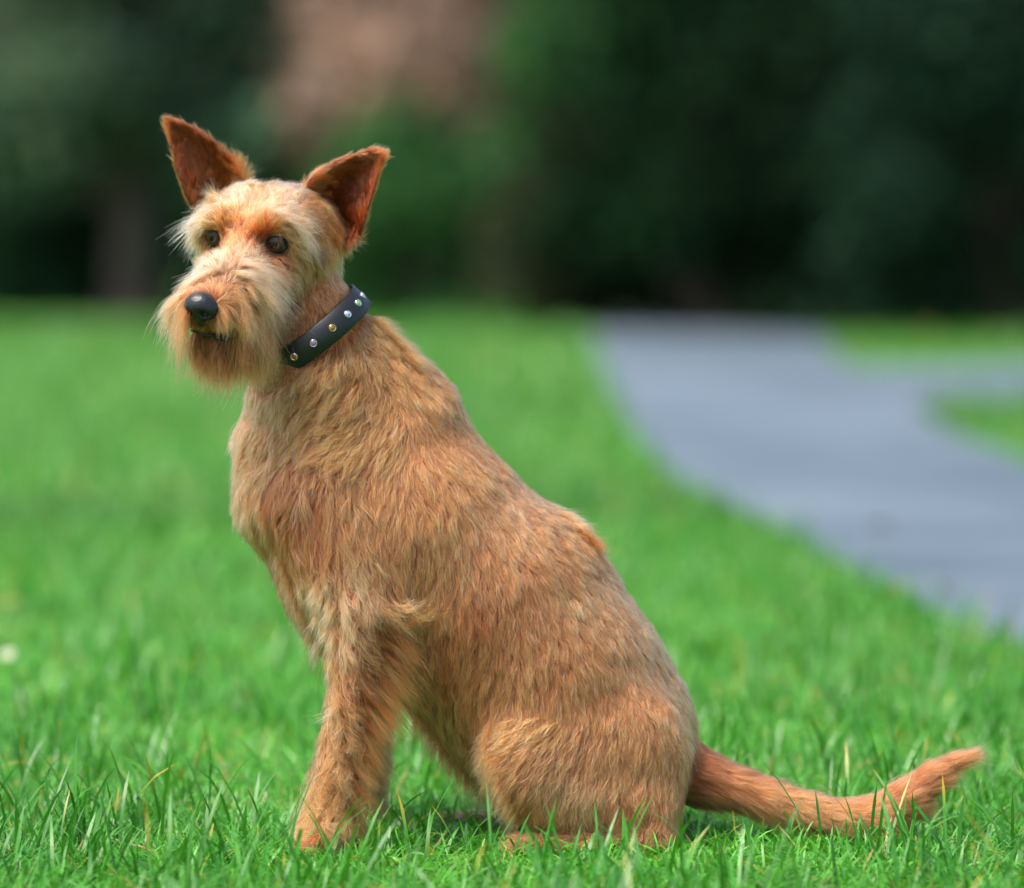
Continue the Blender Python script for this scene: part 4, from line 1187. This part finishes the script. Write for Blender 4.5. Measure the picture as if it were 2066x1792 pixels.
def ring_angle(px, py):
    best, ba = 1e9, 0
    for i in range(720):
        a = 2 * math.pi * i / 720
        o = norm(COL_A * math.cos(a) / COL_RA + COL_B * math.sin(a) / COL_RB)
        if o[1] > 0.35: continue
        p = COL_C + COL_A * math.cos(a) * COL_RA + COL_B * math.sin(a) * COL_RB
        q = project(p[None])[0]
        dd = (q[0] - px) ** 2 + (q[1] - py) ** 2
        if dd < best: best, ba = dd, a
    return ba
for nm, gpx, gpy in (("red", 589, 710), ("violet", 629, 688), ("amber", 670, 662), ("crystal", 701, 637), ("green", 722, 615), ("blue", 730, 597)):
    a = ring_angle(gpx, gpy)
    if nm == "blue": a = a_prev + (a_prev - a_prev2) * 1.0
    try: a_prev2 = a_prev
    except NameError: a_prev2 = a
    a_prev = a
    o = norm(COL_A * math.cos(a) / COL_RA + COL_B * math.sin(a) / COL_RB)
    p = COL_A * math.cos(a) * COL_RA + COL_B * math.sin(a) * COL_RB + o * .0015
    t1 = COL_N; t2 = np.cross(o, t1)
    def lathe(pr, n=20):
        V, Qd = [], []
        for (r_, z) in pr:
            for k in range(n):
                an = 2 * math.pi * k / n
                V.append(p + (t1 * math.cos(an) + t2 * math.sin(an)) * r_ + o * z)
        for i in range(len(pr) - 1):
            for k in range(n):
                Qd.append((i * n + k, i * n + (k + 1) % n, (i + 1) * n + (k + 1) % n, (i + 1) * n + k))
        return np.array(V), np.array(Qd)
    V, Qd = lathe([(.0040, -.001), (.0040, .0008), (.0036, .0016), (.0030, .0016), (.0028, .0006), (.0001, .0006)])
    st = link(bpy.data.objects.new("stud", mesh_np("stud", V, quads=Qd, mat=gold if nm == "amber" else silver)), collar)
    st["label"] = nm + " stone in a " + ("gold" if nm == "amber" else "silver") + " setting"
    V, Qd = lathe([(.0030, .0005), (.0029, .0013), (.0020, .0020), (.0001, .0021)], 10)
    gmsh = mesh_np("stone", V, quads=Qd, mat=gm[nm], smooth=False)
    link(bpy.data.objects.new("stone", gmsh), st)

# ------------------------------------------------------------------ grass
def grass_material():
    m, nt, N, L, b = mat_new("grass_blade")
    a = N.new("ShaderNodeAttribute"); a.attribute_name = "tint"
    L.new(a.outputs["Color"], b.inputs["Base Color"])
    b.inputs["Roughness"].default_value = 0.38
    b.inputs["Specular IOR Level"].default_value = 0.55
    t = N.new("ShaderNodeBsdfTranslucent")
    mu = N.new("ShaderNodeMix"); mu.data_type = 'RGBA'; mu.blend_type = 'MULTIPLY'; mu.inputs[0].default_value = 1
    mu.inputs["B"].default_value = (1.0, 1.15, 0.6, 1)
    L.new(a.outputs["Color"], mu.inputs["A"]); L.new(mu.outputs["Result"], t.inputs["Color"])
    mx = N.new("ShaderNodeMixShader"); mx.inputs[0].default_value = 0.30
    L.new(b.outputs[0], mx.inputs[1]); L.new(t.outputs[0], mx.inputs[2]); L.new(mx.outputs[0], N["Material Output"].inputs["Surface"])
    return m
GRASS = grass_material()

def blades(d0, d1, dens, side, wmul, lmul, levels, seed):
    r = np.random.default_rng(seed)
    half = 0.135 * d1 + side
    n = int((d1 - d0) * 2 * half * dens)
    x = (r.random(n) * 2 - 1) * half; d = d0 + (d1 - d0) * r.random(n); y = d + CAM[1]
    ok = np.abs(x) < 0.135 * d + side
    ok &= ~in_poly(x, y, path_xy)
    x, y, d = x[ok], y[ok], d[ok]
    P = np.stack([x, y, np.zeros(len(x))], 1)
    dens_n = vnoise(P, 0.16 * lmul, 5) * .6 + vnoise(P, 0.6 * lmul, 8) * .4
    ok = r.random(len(x)) < 0.45 + 0.9 * dens_n
    P, dens_n = P[ok], dens_n[ok]
    near = d1 < 6
    if near:
        f1 = sdf_at(P + np.array([0, 0, 0.022])); f2 = sdf_at(P + np.array([0, 0, 0.06]))
        ok = f1 > 0.003
        P, dens_n, f2 = P[ok], dens_n[ok], f2[ok]
    n = len(P)
    typ = r.random(n)
    tall = typ > 0.90
    tuft_ = vnoise(P, 0.09 * lmul, 21)
    tall &= tuft_ > 0.42
    Ln = np.where(tall, 0.048 + 0.075 * r.random(n) ** 1.7, 0.020 + 0.036 * r.random(n)) * lmul * (0.75 + 0.5 * vnoise(P, 0.4 * lmul, 31))
    if near:
        Ln = np.where(f2 < 0.045, np.minimum(Ln, 0.024 + 0.6 * np.maximum(f2, 0)), Ln)
        front = (np.abs(P[:, 0] - .06) < .30) & (P[:, 1] < 0.02)
        Ln = np.where(front & ~(r.random(n) < .05), Ln * .92, Ln)
    Wd = np.where(tall, 0.0028 + 0.0026 * r.random(n), 0.0015 + 0.0016 * r.random(n)) * wmul
    az = r.random(n) * 6.283
    e0 = np.radians(np.where(tall, 62 + 26 * r.random(n), 12 + 72 * r.random(n)))
    e1 = e0 - np.radians(np.where(tall, 10 + 75 * r.random(n) ** 1.5, 15 + 75 * r.random(n)))
    hx = np.stack([np.cos(az), np.sin(az), np.zeros(n)], 1)
    lying = (typ < 0.30)
    e0 = np.where(lying, np.radians(6 + 30 * r.random(n)), e0)
    e1 = np.where(lying, e0 - np.radians(40 * r.random(n) - 8), e1)
    Ln = np.where(lying, np.maximum(Ln, (0.030 + 0.045 * r.random(n)) * lmul), Ln)
    w_ax = np.stack([-np.sin(az), np.cos(az), np.zeros(n)], 1)
    tw = r.normal(0, .5, n)
    w_ax = norm(w_ax * np.cos(tw)[:, None] + np.array([0, 0, 1.0]) * np.sin(tw)[:, None] * .6)
    pts = [P - np.array([0, 0, .004])]
    for k in range(levels):
        e = e0 + (e1 - e0) * (k + .5) / levels
        pts.append(pts[-1] + (hx * np.cos(e)[:, None] + np.array([0, 0, 1.0]) * np.sin(e)[:, None]) * (Ln / levels)[:, None])
        pts[-1][:, 2] = np.maximum(pts[-1][:, 2], 0.003)
    nv = 2 * levels + 1
    V = np.zeros((n, nv, 3))
    for k in range(levels):
        ww = Wd * (0.75 if k == 0 else (1.0 if k == 1 else 0.72)) * .5
        V[:, 2 * k] = pts[k] - w_ax * ww[:, None]; V[:, 2 * k + 1] = pts[k] + w_ax * ww[:, None]
    V[:, -1] = pts[levels]
    T = []
    for k in range(levels - 1):
        T += [(2 * k, 2 * k + 1, 2 * k + 3), (2 * k, 2 * k + 3, 2 * k + 2)]
    T += [(2 * levels - 2, 2 * levels - 1, 2 * levels)]
    T = np.array(T)
    tris = (np.arange(n)[:, None, None] * nv + T[None]).reshape(-1, 3)
    # pigment
    A_c = np.array([0.044, 0.265, 0.010]); B_c = np.array([0.148, 0.46, 0.050]); C_c = np.array([0.010, 0.10, 0.008])
    q = r.random(n)[:, None]; big = vnoise(P, 0.7 * max(1, lmul * .6), 61)[:, None]
    col = A_c * (1 - q) + B_c * q
    col = col * (0.55 + 0.45 * big) + C_c * (0.45 - 0.45 * big)
    col[tall] = col[tall] * .55 + C_c * .45
    patch = vnoise(P * np.array([.45, 1, 1]), 1.3, 77)[:, None]
    col = col * (0.72 + 0.38 * np.clip(patch * 2.2 - .6, 0, 1)) + C_c * .25 * (1 - patch)
    col *= (0.75 + 0.5 * r.random(n))[:, None]
    C = np.repeat(col[:, None], nv, 1)
    C[:, :2] = C[:, :2] * .6 + np.array([0.10, 0.20, 0.05]) * .4
    straw = (r.random(n) < 0.034) & ~tall
    C[straw] = np.array([0.42, 0.30, 0.10]) * (0.6 + .6 * r.random(straw.sum()))[:, None, None]
    ytip = (r.random(n) < 0.05) & ~straw
    C[ytip, -1] = np.array([0.62, 0.34, 0.03]); C[ytip, -3:-1] = C[ytip, -3:-1] * .4 + np.array([0.5, 0.36, 0.04]) * .6
    return V.reshape(-1, 3), tris, C.reshape(-1, 3)

GV, GT, GC, off = [], [], [], 0
for (a, b_, dn, sd, wm, lm, lv, se) in ((2.85, 4.9, 25000, .6, 1.0, 1.0, 4, 1), (4.9, 9.0, 7500, 1.2, 1.35, 1.1, 3, 2), (9.0, 18.0, 1400, 2.6, 2.6, 1.35, 2, 3), (18.0, 34.0, 300, 5.0, 5.5, 1.7, 2, 4)):
    v_, t_, c_ = blades(a, b_, dn, sd, wm, lm, lv, se)
    GV.append(v_); GT.append(t_ + off); GC.append(c_); off += len(v_)
me = mesh_np("grass", np.concatenate(GV), tris=np.concatenate(GT), mat=GRASS, smooth=True)
vcol(me, "tint", np.concatenate(GC))
grass = link(bpy.data.objects.new("grass", me))
tag(grass, "short bright green lawn grass around the dog", "grass", kind="stuff")

# ------------------------------------------------------------------ daisy and fallen leaves
def daisy(px, py):
    g = ground_at(px, py + 45)
    o = empty("daisy", (g[0], g[1], 0)); tag(o, "small white daisy in the grass at the left edge", "flower")
    V, Q_ = tube_np([(0, 0, -.005), (.002, 0, .02), (.0, .001, .038)], [.0011, .0010, .0010], 6)
    link(bpy.data.objects.new("stem", mesh_np("stem", V, quads=Q_, mat=plain("daisy_stem", (.05, .14, .03), .5))), o)
    tilt = np.array([0.1, -0.75, 0.65]); tilt /= np.linalg.norm(tilt)
    a1 = norm(np.cross(tilt, [0, 0, 1.0])); a2 = np.cross(tilt, a1); c0 = np.array([0, 0.001, .039])
    V, Qd = [], []
    for (r_, z) in ((.0045, 0), (.0042, .0014), (.0025, .0024), (.0001, .0027)):
        for k in range(12):
            t = 2 * math.pi * k / 12; V.append(c0 + tilt * z + (a1 * math.cos(t) + a2 * math.sin(t)) * r_)
    for i in range(3):
        for k in range(12): Qd.append((i * 12 + k, i * 12 + (k + 1) % 12, i * 12 + 12 + (k + 1) % 12, i * 12 + 12 + k))
    link(bpy.data.objects.new("flower_centre", mesh_np("flower_centre", np.array(V), quads=np.array(Qd), mat=plain("daisy_yellow", (.75, .45, .03), .7))), o)
    white = plain("daisy_white", (.72, .72, .70), .6)
    for k in range(20):
        t = 2 * math.pi * k / 20 + .03 * (k % 3)
        d_ = a1 * math.cos(t) + a2 * math.sin(t); e_ = -a1 * math.sin(t) + a2 * math.cos(t)
        ln = .0085 + .001 * (k % 2)
        V = [c0 + d_ * .003 - e_ * .0006, c0 + d_ * .003 + e_ * .0006, c0 + d_ * ln * .7 + e_ * .0014 + tilt * .0016, c0 + d_ * ln * .7 - e_ * .0014 + tilt * .0016, c0 + d_ * ln + tilt * .0012]
        link(bpy.data.objects.new("petal", mesh_np("petal", np.array(V), quads=np.array([(0, 1, 2, 3)]), tris=np.array([(3, 2, 4)]), mat=white)), o)
daisy(15, 1332)

def fallen_leaf(px, py, size, col, label, z=0.03, ang=0.0):
    g = ground_at(px, py)
    o = tag(bpy.data.objects.new("fallen_leaf", None), label, "leaf", "fallen leaves")
    pts, nu = [], 9
    for i in range(nu):
        t = i / (nu - 1)
        w = math.sin(math.pi * t) ** .8 * .33 * (1 + .18 * math.sin(9 * t + px))
        for s_ in (-1, -.5, 0, .5, 1):
            pts.append(((t - .5) * size, s_ * w * size, z + .25 * size * (abs(s_) * .4 + (t - .5) ** 2) ))
    V = np.array(pts); c_, s_ = math.cos(ang), math.sin(ang)
    V[:, :2] = V[:, :2] @ np.array([[c_, s_], [-s_, c_]])
    Qd = [(i * 5 + k, (i + 1) * 5 + k, (i + 1) * 5 + k + 1, i * 5 + k + 1) for i in range(nu - 1) for k in range(4)]
    m, nt, N, L, b = mat_new("dry_leaf")
    n1 = N.new("ShaderNodeTexNoise"); n1.inputs["Scale"].default_value = 60
    r = N.new("ShaderNodeValToRGB"); r.color_ramp.elements[0].color = (*[c * .5 for c in col], 1); r.color_ramp.elements[1].color = (*col, 1)
    tc = N.new("ShaderNodeTexCoord"); L.new(tc.outputs["Object"], n1.inputs["Vector"]); L.new(n1.outputs[0], r.inputs[0]); L.new(r.outputs[0], b.inputs["Base Color"])
    b.inputs["Roughness"].default_value = .6
    bpy.data.objects.remove(o)
    o = bpy.data.objects.new("fallen_leaf", mesh_np("fallen_leaf", V, quads=np.array(Qd), mat=m))
    o.location = (g[0], g[1], 0)
    link(o); tag(o, label, "leaf", "fallen leaves")
fallen_leaf(12, 1262, .05, (.60, .50, .12), "pale yellow leaf in the grass at the left edge above the daisy", .035, .4)
fallen_leaf(292, 1180, .04, (.50, .24, .05), "orange leaf in the blurred grass left of the dog's chest", .035, 1.2)
fallen_leaf(1815, 1232, .05, (.55, .42, .06), "yellow leaf in the grass at the near edge of the path", .035, .2)
fallen_leaf(1775, 1078, .06, (.10, .075, .05), "brown leaf lying on the near part of the path", .016, .8)
fallen_leaf(1905, 1205, .045, (.14, .11, .06), "small dull brown leaf on the path near its edge", .016, 2.1)
